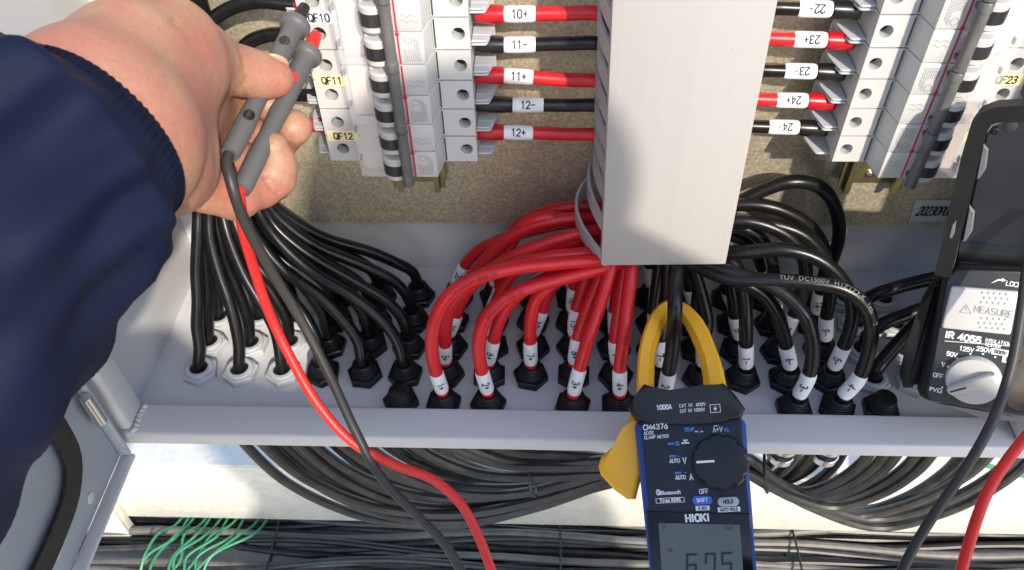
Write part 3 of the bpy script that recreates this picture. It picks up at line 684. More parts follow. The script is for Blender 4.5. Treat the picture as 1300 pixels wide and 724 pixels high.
# ------------------------------------------------------------------ red cables
ys = lambda a, b, n: [a+(b-a)*i/(n-1) for i in range(n)]
RED = {  # text: (col,row, pixel path)
 '1+': (6, 0, [(552, 466, -.149), (548, 438, -.149), (553, 405, -.146), (569, 376, -.140), (594, 358, -.133), (625, 347, -.126), (664, 339, -.116), (706, 335, -.107), (758, 330, -.098), (800, 322, -.085)]),
 '2+': (7, 0, [(611, 468, -.147), (608, 440, -.146), (613, 412, -.142), (628, 390, -.135), (662, 369, -.124), (706, 356, -.112), (748, 345, -.102), (790, 333, -.09)]),
 '3+': (9, 0, [(736, 468, -.143), (745, 436, -.134), (758, 398, -.118), (770, 360, -.104), (780, 325, -.09)]),
 '4+': (10, 0, [(787, 469, -.144), (791, 435, -.135), (796, 392, -.118), (801, 352, -.103), (804, 322, -.09)]),
 '5+': (6, 1, [(565, 432, -.123), (566, 411, -.123), (574, 386, -.119), (598, 361, -.112), (640, 341, -.105), (690, 328, -.098), (758, 320, -.09), (800, 315, -.08)]),
 '6+': (7, 1, [(627, 431, -.118), (634, 408, -.114), (650, 382, -.108), (684, 358, -.101), (730, 342, -.094), (775, 330, -.085), (800, 318, -.078)]),
 '7+': (8, 1, [(673, 432, -.119), (674, 406, -.116), (682, 378, -.110), (705, 358, -.102), (740, 340, -.094), (785, 325, -.082)]),
 '8+': (9, 1, [(733, 432, -.116), (742, 402, -.108), (755, 368, -.098), (768, 338, -.088), (778, 315, -.08)]),
 '9+': (10, 1, [(781, 433, -.117), (785, 400, -.108), (790, 360, -.096), (796, 325, -.085)]),
 '10+': (6, 2, [(577, 407, -.093), (584, 385, -.092), (603, 358, -.089), (640, 332, -.085), (685, 312, -.081), (738, 296, -.076), (775, 290, -.068)]),
 '11+': (7, 2, [(625, 402, -.091), (631, 382, -.088), (648, 352, -.084), (680, 326, -.080), (716, 309, -.077), (755, 303, -.072), (785, 300, -.064)]),
 '12+': (8, 2, [(687, 398, -.088), (694, 378, -.084), (708, 350, -.080), (735, 322, -.075), (765, 306, -.068), (790, 298, -.06)]),
 '13+': (9, 2, [(730, 402, -.088), (737, 376, -.083), (748, 346, -.077), (764, 320, -.07), (785, 302, -.062)]),
 '14+': (10, 2, [(780, 400, -.089), (783, 374, -.083), (787, 342, -.075), (793, 315, -.066)]),
 '15+': (6, 3, [(590, 370, -.066), (600, 350, -.066), (620, 326, -.065), (650, 300, -.064), (690, 283, -.062), (738, 277, -.06), (775, 280, -.055)]),
 '16+': (7, 3, [(634, 368, -.064), (638, 346, -.063), (648, 312, -.062), (666, 286, -.061), (695, 276, -.060), (732, 284, -.057), (770, 292, -.052)]),
 '17+': (8, 3, [(690, 368, -.063), (700, 342, -.061), (718, 312, -.059), (742, 292, -.056), (775, 284, -.052)]),
 '18+': (9, 3, [(728, 370, -.064), (733, 348, -.062), (745, 322, -.059), (765, 303, -.055), (785, 296, -.05)]),
 '19+': (10, 3, [(776, 368, -.064), (779, 346, -.062), (784, 322, -.058), (790, 300, -.053)]),
 '20+': (6, 4, [(590, 337, -.039), (606, 320, -.040), (634, 305, -.042), (670, 294, -.044), (712, 284, -.046), (750, 278, -.046), (775, 278, -.046)]),
 '21+': (7, 4, [(632, 338, -.038), (640, 312, -.040), (660, 285, -.042), (690, 270, -.044), (735, 262, -.045), (772, 266, -.045)]),
}
for tx, (c, r, px) in RED.items():
    path = spline(from_gland(c, r, px), .004)
    cable('cable', f'red cable with sleeve {tx}, {ORD[r]} gland row, {NTH[c-6]} column of the red cables', path, .0047, 'redc', 'red cables into the duct', sleeve=(.0140, .0365, tx, -1, False), n=14, print_=('DC1500V  H1Z2Z2-K' if tx in ('1+', '2+', '4+', '10+') else None))
for c, r, u, v in ((8, 4, 690, 352), (9, 4, 728, 340), (10, 4, 778, 340)):
    path = spline(from_gland(c, r, [(u, v, -.038), (u+20, v-26, -.041), (u+55 if u < 750 else u+12, v-45, -.046), (790, v-52, -.048)]), .004)
    cable('cable', f'red cable in shade from the back gland row, {NTH[c-6]} column of the red cables', path, .0050, 'redc', 'red cables into the duct', sleeve=(.0140, .0365, '', -1, False))

# ------------------------------------------------------------------ black cables on the right
BLK = {
 '1-': (13, 1, [(947, 436, -.119), (947, 408, -.114), (945, 376, -.104), (938, 345, -.094), (915, 320, -.082), (890, 306, -.075)]),
 '3-': (14, 0, [(1026, 479, -.145), (1032, 440, -.140), (1024, 405, -.132), (1004, 380, -.122), (978, 362, -.114), (932, 346, -.104), (895, 334, -.094), (860, 322, -.085)]),
 '4-': (15, 0, [(1089, 482, -.145), (1103, 445, -.139), (1106, 410, -.132), (1095, 384, -.126), (1070, 367, -.121), (1027, 359, -.117), (979, 356, -.113), (920, 352, -.105), (885, 338, -.094), (860, 325, -.085)]),
 '6-': (14, 1, [(998, 440, -.119), (994, 422, -.117), (985, 396, -.112), (969, 374, -.107), (946, 361, -.104), (905, 345, -.097), (870, 325, -.085)]),
 '5-': (15, 1, [(1070, 442, -.120), (1080, 415, -.117), (1083, 390, -.113), (1073, 362, -.108), (1052, 338, -.103), (1027, 324, -.099), (993, 317, -.096), (948, 320, -.092), (915, 322, -.086), (880, 315, -.08)]),
 '8-': (13, 2, [(934, 404, -.091), (931, 380, -.087), (925, 352, -.08), (912, 325, -.072)]),
 '7-': (14, 2, [(1006, 404, -.090), (1016, 380, -.087), (1023, 350, -.083), (1018, 322, -.079), (1000, 300, -.075), (965, 284, -.071), (930, 280, -.068), (900, 285, -.062)]),
 '9-': (15, 2, [(1049, 404, -.091), (1054, 374, -.087), (1050, 342, -.083), (1038, 315, -.078), (1015, 296, -.074), (975, 284, -.07), (935, 283, -.067), (905, 288, -.062)]),
 '13-': (14, 3, [(984, 372, -.064), (982, 348, -.062), (977, 322, -.06), (962, 300, -.058), (938, 288, -.056), (905, 290, -.052)]),
 '14-': (15, 3, [(1042, 368, -.065), (1048, 340, -.062), (1044, 312, -.059), (1030, 290, -.057), (1008, 274, -.055), (975, 262, -.053), (938, 260, -.051), (905, 266, -.05)]),
 '12-': (13, 3, [(925, 372, -.065), (924, 352, -.062), (920, 330, -.058), (910, 308, -.054)]),
 '19-': (14, 4, [(968, 342, -.038), (962, 326, -.039), (948, 308, -.041), (925, 298, -.043), (900, 296, -.045)]),
 '20-': (15, 4, [(1047, 350, -.038), (1058, 326, -.039), (1065, 300, -.041), (1063, 272, -.043), (1052, 248, -.045), (1032, 234, -.046), (1003, 231, -.047), (968, 242, -.047), (938, 257, -.047), (905, 272, -.047)]),
 '18-': (13, 4, [(925, 338, -.038), (921, 322, -.039), (912, 308, -.042), (895, 302, -.045)]),
}
for tx, (c, r, px) in BLK.items():
    path = spline(from_gland(c, r, px), .004)
    o = cable('cable', f'black cable with sleeve {tx}, {ORD[r]} gland row, {NTH[c]} column, bending to the duct', path, .0050, 'blkc', 'black cables into the duct', sleeve=(.0140, .0365, tx, -1, False), n=14)
    if tx == '4-':
        L = arclen(path)
        jk = [k for k in o.children if k.name.startswith('jacket')][0]
        i0 = min(range(len(path)), key=lambda i: abs(proj(path[i])[0]-1060)+abs(proj(path[i])[1]-364))
        wrap_text('TUV  DC1500V  H1Z2Z2-K  1x6mm2', .0048, M['prnt'], jk, path, L[i0], .0050, -1, name='jacket_print', phi=.45)
# the clamped cable and its neighbours in the middle
MID = [(11, 0, '2-', [(849, 471, -.146), (853, 448, -.144), (856, 415, -.141), (857, 385, -.135), (858, 352, -.117), (859, 320, -.09)], 'black cable running through the yellow clamp jaw'),
       (12, 1, '', [(893, 432, -.112), (898, 410, -.103), (892, 380, -.094), (884, 352, -.085), (878, 325, -.078)], 'black cable just right of the yellow jaw, under the duct'),
       (11, 1, '7-', [(838, 434, -.117), (842, 410, -.11), (846, 375, -.098), (848, 340, -.086), (849, 318, -.08)], 'black cable with sleeve seen inside the yellow jaw'),
       (11, 2, '12-', [(830, 398, -.09), (832, 376, -.085), (836, 346, -.077), (838, 318, -.068)], 'black cable left of the jaw tip in the third row'),
       (12, 2, '', [(884, 398, -.09), (886, 372, -.085), (884, 345, -.077), (880, 318, -.068)], 'black cable right of the jaw tip in the third row'),
       (11, 3, '15-', [(832, 372, -.064), (836, 350, -.061), (842, 325, -.056), (846, 306, -.052)], 'black cable with sleeve 15- under the duct'),
       (12, 3, '16-', [(876, 370, -.064), (872, 348, -.061), (868, 325, -.056), (866, 306, -.052)], 'black cable with sleeve 16- under the duct'),
       (11, 4, '', [(823, 344, -.038), (826, 328, -.04), (830, 310, -.043), (834, 296, -.046)], 'black cable in the back row under the duct, left one'),
       (12, 4, '', [(872, 344, -.038), (872, 328, -.04), (872, 310, -.043), (870, 296, -.046)], 'black cable in the back row under the duct, right one')]
for c, r, tx, px, lab in MID:
    if (c, r) not in GL: gland(c, r, True)
    path = spline(from_gland(c, r, px), .004)
    cable('cable', lab, path, .0050 if r < 2 else .0046, 'blkc', 'black cables into the duct', sleeve=(.0140, .0375, tx, -1, False), n=14)
# black cables from the grey glands on the right, behind the tester
for c, r, px, lab in ((16, 1, [(1118, 462, -.118), (1140, 436, -.112), (1172, 405, -.105), (1215, 372, -.095), (1255, 330, -.085)], 'front'), (16, 2, [(1100, 428, -.09), (1120, 412, -.088), (1155, 398, -.085), (1200, 380, -.08), (1260, 340, -.07)], 'middle'),
                      (16, 3, [(1095, 384, -.064), (1112, 374, -.064), (1150, 362, -.062), (1200, 350, -.06), (1262, 330, -.055)], 'rear')):
    path = spline(from_gland(c, r, px, z0=.004), .004)
    cable('cable', f'black cable bending right behind the tester, {lab} one of three', path, .0052, 'blkc', 'black cables behind the tester')

# ------------------------------------------------------------------ black cables on the left
def hermite(p0, t0, p1, t1, n=16):
    out = []
    for i in range(n):
        t = i/n; t2 = t*t; t3 = t2*t
        out.append(p0*(2*t3-3*t2+1)+t0*(t3-2*t2+t)+p1*(-2*t3+3*t2)+t1*(t3-t2))
    return out
lc = [(c, r) for c in range(6) for r in (1, 2, 3, 4) if (c, r) in GL]
for i, (c, r) in enumerate(lc):
    g_ = GL[(c, r)]
    ub = 250 + 14*c + (r-1)*8 + random.uniform(-3, 3); vb = 258
    yb = -.066 + .005*r
    g0 = proj(V((g_.x, g_.y, .020 if c > 2 else .009)))
    FX, FY = [.03, .12, .34, .63, .87, 1], [.12, .24, .40, .57, .80, 1]
    pts = [V((g_.x, g_.y, .004)), V((g_.x, g_.y, .019 if c > 2 else .008))]
    for fx, fy in zip(FX, FY): pts.append(onY(g0[0]+(ub-g0[0])*fx + random.uniform(-2, 2), g0[1]+(vb-g0[1])*fy + random.uniform(-1.5, 1.5), g_.y+(yb-g_.y)*fy))
    top = pts[-1]
    path = spline(pts + [top+V((-.006, .004, .05)), top+V((-.008, .006, .12)), top+V((-.009, .008, .26))], .005)
    cable('cable', f'black cable from the {"grey" if c < 3 else "black"} gland, {ORD[r]} row, {NTH[c]} column, up behind the hand', path, .0045, 'blkc', 'black cables gathered behind the hand')
# cable tie round that bundle
tie = BM(); c0 = onY(322, 250, -.056)
tube(tie, [c0+V((.027*math.cos(a), .013*math.sin(a), .006*math.cos(a))) for a in [2*math.pi*k/30 for k in range(31)]], .0016, 6, cap=False)
tag(obj('cable_tie', tie, M['blkb']), 'black cable tie round the cable bundle behind the hand', 'cable tie')

# ------------------------------------------------------------------ cables below the cabinet
def sag(pts, r, label, group, mt='dust'):
    cable('cable', label, spline(pts, .006), r, mt, group, n=10)
for i in range(20):
    t = i/19; y = -.125 + .05*random.random() - .01*t
    u0 = 302 + 290*t + random.uniform(-8, 8)
    low = 663 - 78*t + random.uniform(-8, 8)
    ue = 785 + random.uniform(-10, 15); ve = 586 + 26*(1-t) + random.uniform(-14, 8)
    um = u0 + (ue-u0)*.52
    pts = [onY(u0-26, 520, y), onY(u0, 553, y), onY(u0+.22*(um-u0)+12, 553+(low-553)*.55, y), onY(u0+.62*(um-u0)+10, 553+(low-553)*.92, y), onY(um+15, low, y), onY(um+(ue-um)*.55, low-(low-ve)*.38, y), onY(ue, ve, y), onY(ue+60, ve-14, y+.01)]
    sag(pts, .0048, 'black cable in the sagging bundle under the lip, left of the meter', 'sagging cables left of the meter')
for i in range(15):
    t = i/14; y = -.125 + .05*random.random()
    u1 = 985 + 330*t + random.uniform(-8, 8)
    low = 600 + 66*t**.9 + random.uniform(-5, 5)
    us = 935 + random.uniform(-8, 8); vs_ = 575 + 20*t + random.uniform(-12, 12)
    um = us + (u1-us)*.48
    pts = [onY(us-60, vs_-18, y+.01), onY(us, vs_, y), onY(us+(um-us)*.5, vs_+(low-vs_)*.68, y), onY(um, low, y), onY(um+(u1-um)*.45, low-(low-566)*.22, y), onY(um+(u1-um)*.8, low-(low-566)*.6, y), onY(u1, 566, y), onY(u1+22, 535, y)]
    sag(pts, .0048, 'grey-black cable in the sagging bundle under the lip, right of the meter', 'sagging cables right of the meter')
for u, v, lab in ((672, 588, 'black cable tie on the sagging bundle left of the meter'), (960, 582, 'black cable tie on the sagging bundle right of the meter')):
    c0 = onY(u+5, v, -.108); b_ = BM()
    tube(b_, [c0+V((.003*math.sin(a*2), .032*math.cos(a), .019*math.sin(a))) for a in [2*math.pi*k/30 for k in range(31)]], .0014, 6, cap=False)
    tag(obj('cable_tie', b_, M['blkb']), lab, 'cable tie')
# bright gland ends that show under the lip
for u, v, lab in ((992, 574, 'left of the two bright metal gland ends under the lip'), (1048, 574, 'right of the two bright metal gland ends under the lip')):
    p = onY(u, v, -.145)
    t = thing('gland_end', lab, 'cable gland', p)
    obj('ring', lathe(BM(), [(.0098, -.006), (.0105, -.0055), (.0105, .0), (.0098, .0006), (.0082, .0006), (.0082, -.006)], 24, Matrix.Translation(p), cap=False), M['steel'], t)
    obj('thread', lathe(BM(), [(.0083, .0008), (.0083, .02), (.0092, .021), (.0092, .03)], 20, Matrix.Translation(p)), M['blkb'], t)
    obj('nut', lathe(BM(), [(.0108, .009), (.0108, .013)], 20, Matrix.Translation(p)), M['steel'], t)
# long cables lying below the beam
for i in range(30):
    lay = i // 15; k = i % 15
    y = .012 - .0105*k + random.uniform(-.002, .002); z = -.432 + lay*.008 + random.uniform(-.002, .003)
    ph = random.uniform(0, 6); am = random.uniform(.003, .012); sl_ = random.uniform(-.015, .015)
    pts = [V((x, y + sl_*x + am*math.sin(x*5+ph) + .004*math.sin(x*17+ph*2), z + .004*math.sin(x*9+ph))) for x in np.arange(-.60, .95, .07)]
    cable('cable', 'dusty black cable running lengthwise below the beam', spline(pts, .02), random.uniform(.0040, .0056), ('dust', 'blkc', 'dustl')[i*7 % 3], 'long cables below the beam', n=10)
for x in (-.325, .02, .30):
    b_ = BM(); tube(b_, [V((x+.004*math.sin(a), -.06+.085*math.cos(a), -.4275+.014*math.sin(a))) for a in [2*math.pi*k/40 for k in range(41)]], .0013, 6, cap=False)
    tag(obj('cable_tie', b_, M['blkb']), {-.325: 'black tie round the long cables near the green wires', .02: 'black tie round the long cables left of the meter', .30: 'black tie round the long cables right of the meter'}[x], 'cable tie')
bm = BM(); box(bm, (-.62, -.18, -.449), (.95, .03, -.445)); tr = obj('cable_tray', bm, M['beam']); tag(tr, 'galvanised tray sheet under the long black cables', 'cable tray')
# green earth wires
for i in range(11):
    a = onZ(*(222+i*11+random.uniform(-4, 4), 664), -.408); e = onZ(*(176+i*8+random.uniform(-14, 14), 735), -.405)
    mid = a.lerp(e, .35)+V((random.uniform(-.004, .016), 0, .010+random.uniform(0, .008))); md2 = a.lerp(e, .7)+V((random.uniform(-.012, .012), 0, .006+random.uniform(0, .008)))
    pts = [a+V((.012, .04, .004)), a, mid, md2, e, e+V((random.uniform(-.04, .01), -.03, .004))]
    cable('wire', 'thin green earth wire hanging below the beam at lower left', spline(pts, .005), .0016, 'green', 'green earth wires', n=8, cat='wire')
cable('wire', 'green earth wire passing under the lip behind the right cables', spline([onY(1195, 570, -.06), onY(1232, 584, -.06), onY(1270, 596, -.06), onY(1330, 612, -.06)], .005), .0026, 'green', n=8, cat='wire')

# ------------------------------------------------------------------ clamp meter
A, B = onD(893, 724, .478), onD(869, 500, .503)
upv = (B-A).normalized(); nz = (CAM-(A+B)/2); nz = (nz-upv*nz.dot(upv)).normalized(); rx = upv.cross(nz).normalized()
MM = basis(B, rx, upv, nz); MI = MM.inverted()
def plane_xy(mi, u, v, z=0):
    o = mi @ CAM; d = mi.to_3x3() @ ray(u, v); t = (z-o.z)/d.z; p = o+d*t; return (p.x, p.y)
def mp(u, v, z=0): return plane_xy(MI, u, v, z)
cm = thing('clamp_meter', 'blue and black digital clamp meter with yellow jaw closed round a cable', 'clamp meter', mat=MM)
# the back shell and blue sides
bm = prism(BM(), [mp(804, 535), mp(826, 740), mp(832, 800), mp(965, 800), mp(962, 735), mp(947, 530)], -.034, -.0025, .004, 3, bevel_all=True); obj('blue_shell', bm, M['blue'], cm, local=True)
bm = prism(BM(), [mp(813, 532), mp(825, 655), mp(836, 800), mp(957, 800), mp(951, 650), mp(941, 528)], -.006, 0, .0012, 3); obj('front_panel', bm, M['face'], cm, local=True)
col = [(797, 518), (806, 503), (818, 488), (833, 493), (850, 496), (872, 497), (893, 494), (908, 489), (918, 487), (933, 501), (946, 520), (941, 531), (920, 535), (895, 538), (870, 539), (845, 538), (822, 536), (805, 533)]
bm = prism(BM(), [mp(*p) for p in col], -.020, .0035, .0022, 3); obj('collar', bm, M['faceb'], cm, local=True)
outer = [(808, 502), (808, 475), (810, 447), (814, 428), (820, 410), (828, 395), (837, 385), (845, 380.5), (855, 379), (866, 381.5), (879, 390), (891, 403), (900, 418), (907, 436), (914, 454), (919, 471), (924, 500)]
inner = [(829, 502), (829, 478), (830, 452), (833, 437), (837, 424), (843, 408), (848, 398), (853, 394), (857, 392.5), (862, 396), (869, 408), (877, 424), (884, 440), (889, 454), (893, 478), (894, 500)]
# the jaws lean back so that the cable can pass in front of the tip
def jawz(y): return -.004 - max(0, y)*.42
def jaw(idx_o, idx_i, nm, mt):
    bm = BM()
    def lp_(q):
        y_ = mp(*q)[1]
        for _ in range(4): y_ = mp(q[0], q[1], jawz(y_))[1]
        return mp(q[0], q[1], jawz(y_))
    O = [lp_(outer[i]) for i in idx_o]; I = [lp_(inner[i]) for i in idx_i]
    n = min(len(O), len(I)); secs = []
    for k in range(24):
        t = k/23
        def smp(Pn): 
            f = t*(len(Pn)-1); i = min(int(f), len(Pn)-2); g_ = f-i; return (Pn[i][0]+(Pn[i+1][0]-Pn[i][0])*g_, Pn[i][1]+(Pn[i+1][1]-Pn[i][1])*g_)
        o_, i_ = V((*smp(O), 0)), V((*smp(I), 0)); z1 = jawz(o_.y); d = (i_-o_)
        c4 = [(.0, z1-.0028), (.16, z1), (.72, z1), (1, z1-.004), (1, z1-.0165), (.8, z1-.0185), (.12, z1-.0185), (0, z1-.0165)]
        secs.append([bm.verts.new((o_+d*a)[:2]+(z_,)) for a, z_ in c4])
    for a, b in zip(secs, secs[1:]):
        for q in range(8): bm.faces.new((a[q], a[(q+1) % 8], b[(q+1) % 8], b[q]))
    bm.faces.new(secs[0][::-1]); bm.faces.new(secs[-1])
    return obj(nm, bm, mt, cm, local=True, ang=22)
jaw(range(0, 9), range(0, 9), 'fixed_jaw', M['yel']); jaw(range(16, 8, -1), range(15, 8, -1), 'moving_jaw', M['yel'])
lev = [(800, 522), (797, 548), (780, 566), (764, 580), (760, 592), (763, 603), (780, 622), (797, 634), (806, 634), (815, 600), (815, 530)]
bm = prism(BM(), [mp(u, v, -.015) for u, v in lev], -.029, -.010, .0035, 3, bevel_all=False); obj('trigger_lever', bm, M['yel'], cm, local=True)
# rotary knob
kx, ky = mp(914, 587)
prof = [(.0155, -.001), (.0168, .001), (.0168, .0075), (.0157, .0095), (.0140, .0098)]
bm = lathe(BM(), prof, 72, Matrix.Translation(V((kx, ky, 0))))
for v_ in bm.verts:
    dx, dy = v_.co.x-kx, v_.co.y-ky; a = math.atan2(dy, dx); r_ = math.hypot(dx, dy)
    if r_ > .0152 and v_.co.z > .0005 and (math.degrees(a)) % 36 < 10 and not (150 < math.degrees(a) % 360 < 210): v_.co.x -= dx*.07; v_.co.y -= dy*.07
kn = obj('rotary_knob', bm, M['faceb'], cm, local=True)
x0, y0 = mp(884, 587, .0098); x1, _ = mp(907, 586, .0098)
obj('pointer', box(BM(), (x0, y0-.00065, .0097), (x1, y0+.00065, .0101)), M['tw'], kn, local=True)
def mt_(body, u, v, size, m='tw', bold=0, align='CENTER', z=.0003, cw=1.0, par=None):
    x, y = mp(u, v, z)
    return text(body, size*.92, M[m], par or cm, Matrix.Translation(V((x, y, z))), bold=bold, align=align, cw=cw)
def frame(bm, u0, v0, u1, v1, z, w_=.00025, rot=0):
    a, b = mp(u0, v1, z), mp(u1, v0, z); x0, x1 = min(a[0], b[0]), max(a[0], b[0]); y0, y1 = min(a[1], b[1]), max(a[1], b[1])
    for lo, hi in (((x0, y0), (x1, y0+w_)), ((x0, y1-w_), (x1, y1)), ((x0, y0), (x0+w_, y1)), ((x1-w_, y0), (x1, y1))):
        bm.faces.new([bm.verts.new((*p_, z)) for p_ in (lo, (hi[0], lo[1]), hi, (lo[0], hi[1]))])
zc = .0038
mt_('1000A', 843, 517, .0043, bold=.0001, z=zc, cw=.95); mt_('CAT III  600V', 879, 514.3, .0029, bold=.00003, z=zc, cw=1.1); mt_('CAT III 1000V', 879, 521, .0029, bold=.00003, z=zc)
bm = BM(); frame(bm, 902, 513, 914, 524.5, zc, .0003)
x, y = mp(908, 519, zc)
bm.faces.new([bm.verts.new((x+a, y+b, zc)) for a, b in ((.0004, .0019), (-.0012, -.0003), (-.0001, -.0003), (-.0006, -.0019), (.0012, .0004), (.0001, .0004))])
obj('warning_icon', bm, M['tw'], cm, local=True, fix=False)
mt_('CM4376', 817, 543, .0047, bold=.00012, align='LEFT', cw=1.15); mt_('AC/DC', 817.5, 550.3, .0029, bold=.00005, align='LEFT'); mt_('CLAMP METER', 818, 555.8, .0028, bold=.00005, align='LEFT', cw=1.1)
mt_('TEMP', 875, 545.5, .0034, 'tb', .00008); mt_('A+V', 911, 545.5, .0042, bold=.0001); mt_('VA', 922, 546, .0034, 'tb', .00008)
bm = BM()
def bar(u0, v0, u1, v1, z=.0003):
    a, b = mp(u0, v0, z), mp(u1, v1, z)
    x0, x1 = sorted((a[0], b[0])); y0, y1 = sorted((a[1], b[1])); bm.faces.new([bm.verts.new((*p_, z)) for p_ in ((x0, y0), (x1, y0), (x1, y1), (x0, y1))])
bar(882, 547.6, 886, 548.6); bar(889.5, 547.6, 893, 548.6); bar(886, 544, 887, 552); bar(888.7, 544, 889.7, 552)
bar(906, 540.5, 912, 541.2); bar(865, 562, 875, 563.2); bar(867, 558.5, 873, 559.5); bar(869, 560, 871, 562)
obj('white_symbols', bm, M['tw'], cm, local=True, fix=False)
bm = BM()
def tri(u, v, s):
    x, y = mp(u, v, .0003); bm.faces.new([bm.verts.new((x+a*s, y+b*s, .0003)) for a, b in ((-.0008, .0009), (-.0008, -.0009), (.0008, 0))])
tri(851, 563.5, 1); bar(853, 561, 853.8, 566); bar(847.5, 563.2, 856, 563.9)
for uu, vv in ((850, 578.5), (857, 599.5)):
    bar(uu, vv, uu+8, vv+.8)
    for q in range(3): bar(uu+q*3, vv+1.7, uu+q*3+2, vv+2.5)
obj('blue_symbols', bm, M['tb'], cm, local=True, fix=False)
mt_('Ω', 860, 563.6, .0036, 'tb', .0001); mt_('~', 862, 579, .0042, 'tb'); mt_('~', 870, 600, .0042, 'tb')
mt_('AUTO', 856.5, 585.2, .0034, bold=.0001); mt_('V', 869, 584.6, .0052, bold=.00018); mt_('AUTO', 864, 606.2, .0034, bold=.0001); mt_('A', 877.5, 605.6, .0052, bold=.00018)
mt_('Bluetooth', 851, 625.6, .0037, bold=.00008, cw=.92)
bm = BM(); x, y = mp(835.5, 625.3, .0003)
bm.faces.new([bm.verts.new((x+.0013*math.cos(a), y+.0019*math.sin(a), .0003)) for a in [2*math.pi*k/18 for k in range(18)]]); bo = obj('round_badge', bm, M['tw'], cm, local=True, fix=False)
mt_('B', 835.5, 625.4, .0027, 'faceb', z=.0005, par=bo)
bm = BM(); frame(bm, 833, 631, 868.5, 639.5, .0003, .0003); bo = obj('badge_frame', bm, M['tw'], cm, local=True, fix=False); mt_('True RMS', 850.7, 635.3, .0034, bold=.00012, par=bo)
mt_('OFF', 893.5, 624, .0042, bold=.00012)
def button(u, v, w_, h, m, tx, tm):
    x, y = mp(u, v)
    pts = [(x+math.copysign(w_-h, math.cos(a))+h*math.cos(a), y+h*math.sin(a)) for a in [2*math.pi*(k+.5)/24 for k in range(24)]]
    o = obj('push_button', prism(BM(), pts, -.001, .0018, .0006, 2), M[m], cm, local=True); mt_(tx, u, v, .0032, tm, .00008, z=.0020, par=o)
button(891.5, 635, .0060, .0026, 'btnb', 'SHIFT', 'tw'); button(924.5, 637, .0063, .0028, 'btng', 'HOLD', 'ink')
for u, v, w_, tx in ((892, 645.2, 18, '0 ADJ'), (925.5, 647, 29, 'AUTO HOLD')):
    x, y = mp(u, v, .0003); hw = w_/2/2.2*.001
    o = obj('caption_plate', box(BM(), (x-hw, y-.0014, .0001), (x+hw, y+.0014, .0003)), M['tw'], cm, local=True); mt_(tx, u, v, .0026, 'faceb', .00006, z=.0006, par=o)
bz = obj('display_bezel', prism(BM(), [mp(820, 649), mp(829, 730), mp(834, 805), mp(961, 805), mp(957, 735), mp(952, 652)], -.001, .0014, .0008, 2), M['lcdb'], cm, local=True)
mt_('HIOKI', 885.5, 657.5, .0062, bold=.0003, z=.0017, cw=1.15, par=bz)
lc_ = obj('display_glass', prism(BM(), [mp(836, 664), mp(841, 735), mp(845, 790), mp(947, 790), mp(944, 735), mp(939, 666)], .0010, .0016, .0002, 1), M['lcd'], cm, local=True)
# seven-segment reading 6.75
bm = BM(); H7, W7, T7 = .0130, .0064, .0013
def seg7(x, y, on):
    z = .0019; h = H7/2
    S7 = {'a': ((x, y), (x+W7, y-T7)), 'g': ((x, y-h+T7/2), (x+W7, y-h-T7/2)), 'd': ((x, y-H7+T7), (x+W7, y-H7)), 'f': ((x, y-.0002), (x+T7, y-h+.0002)), 'b': ((x+W7-T7, y-.0002), (x+W7, y-h+.0002)), 'e': ((x, y-h-.0002), (x+T7, y-H7+.0002)), 'c': ((x+W7-T7, y-h-.0002), (x+W7, y-H7+.0002))}
    for k in on:
        (a, b), (c_, d) = S7[k]; zz = z + (.00005 if k in 'bcef' else 0); sk = .12
        bm.faces.new([bm.verts.new((p_[0]+(p_[1]-y)*sk, p_[1], zz)) for p_ in ((a, d), (c_, d), (c_, b), (a, b))])
x, y = mp(871, 703, .0019)
seg7(x, y, 'acdefg'); seg7(x+.0110, y, 'abcf'); seg7(x+.0205, y, 'acdfg')
bm.faces.new([bm.verts.new((x+a, y+b, .0019)) for a, b in ((.0072, -H7), (.0086, -H7), (.0086, -H7+.0014), (.0072, -H7+.0014))])
obj('digits', bm, M['seg'], lc_, local=True, fix=False)
for u, v, tx, s in ((843, 670, 'B', .003), (926, 671, 'AUTO', .0026), (852, 699, 'DC', .003)): mt_(tx, u, v, s, 'seg', z=.0019, par=lc_)

# ------------------------------------------------------------------ insulation tester
Bt, At = onD(1235, 340, .475), onD(1210, 515, .500)
upv = (Bt-At).normalized(); nz = (CAM-(At+Bt)/2); nz = (nz-upv*nz.dot(upv)).normalized(); rx = upv.cross(nz).normalized()
TM = basis(At, rx, upv, nz); TI = TM.inverted()
def tp(u, v, z=0): return plane_xy(TI, u, v, z)
ts = thing('insulation_tester', 'black insulation tester with open lid, white key and round dial on the right', 'tester', mat=TM)
body = [(1163, 500), (1166, 508), (1176, 515), (1310, 537), (1310, 340), (1210, 336), (1200, 342), (1196, 352)]
bm = prism(BM(), [tp(u, v) for u, v in body], -.045, -.004, .005, 3, bevel_all=True); obj('case', bm, M['case'], ts, local=True)
panel = [(1176, 499), (1180, 507), (1187, 511), (1310, 529), (1310, 345), (1214, 342), (1206, 348), (1203, 358)]
bm = prism(BM(), [tp(u, v) for u, v in panel], -.006, 0, .0015, 3); pn = obj('front_panel', bm, M['case2'], ts, local=True)
key = [(1208, 362), (1293, 369), (1283, 424), (1195, 415)]
bm = prism(BM(), [tp(*p) for p in key], -.001, .0035, .0015, 3, bevel_all=True); ky_ = obj('measure_key', bm, M['keyg'], ts, local=True)
def tt(body, u, v, size, m='tw', bold=.00008, par=None, z=.0003, align='CENTER', cw=1.0, rot=-3):
    x, y = tp(u, v, z); return text(body, size*.92, M[m], par or ts, Matrix.Translation(V((x, y, z))) @ Matrix.Rotation(R(rot), 4, 'Z'), bold=bold, align=align, cw=cw)
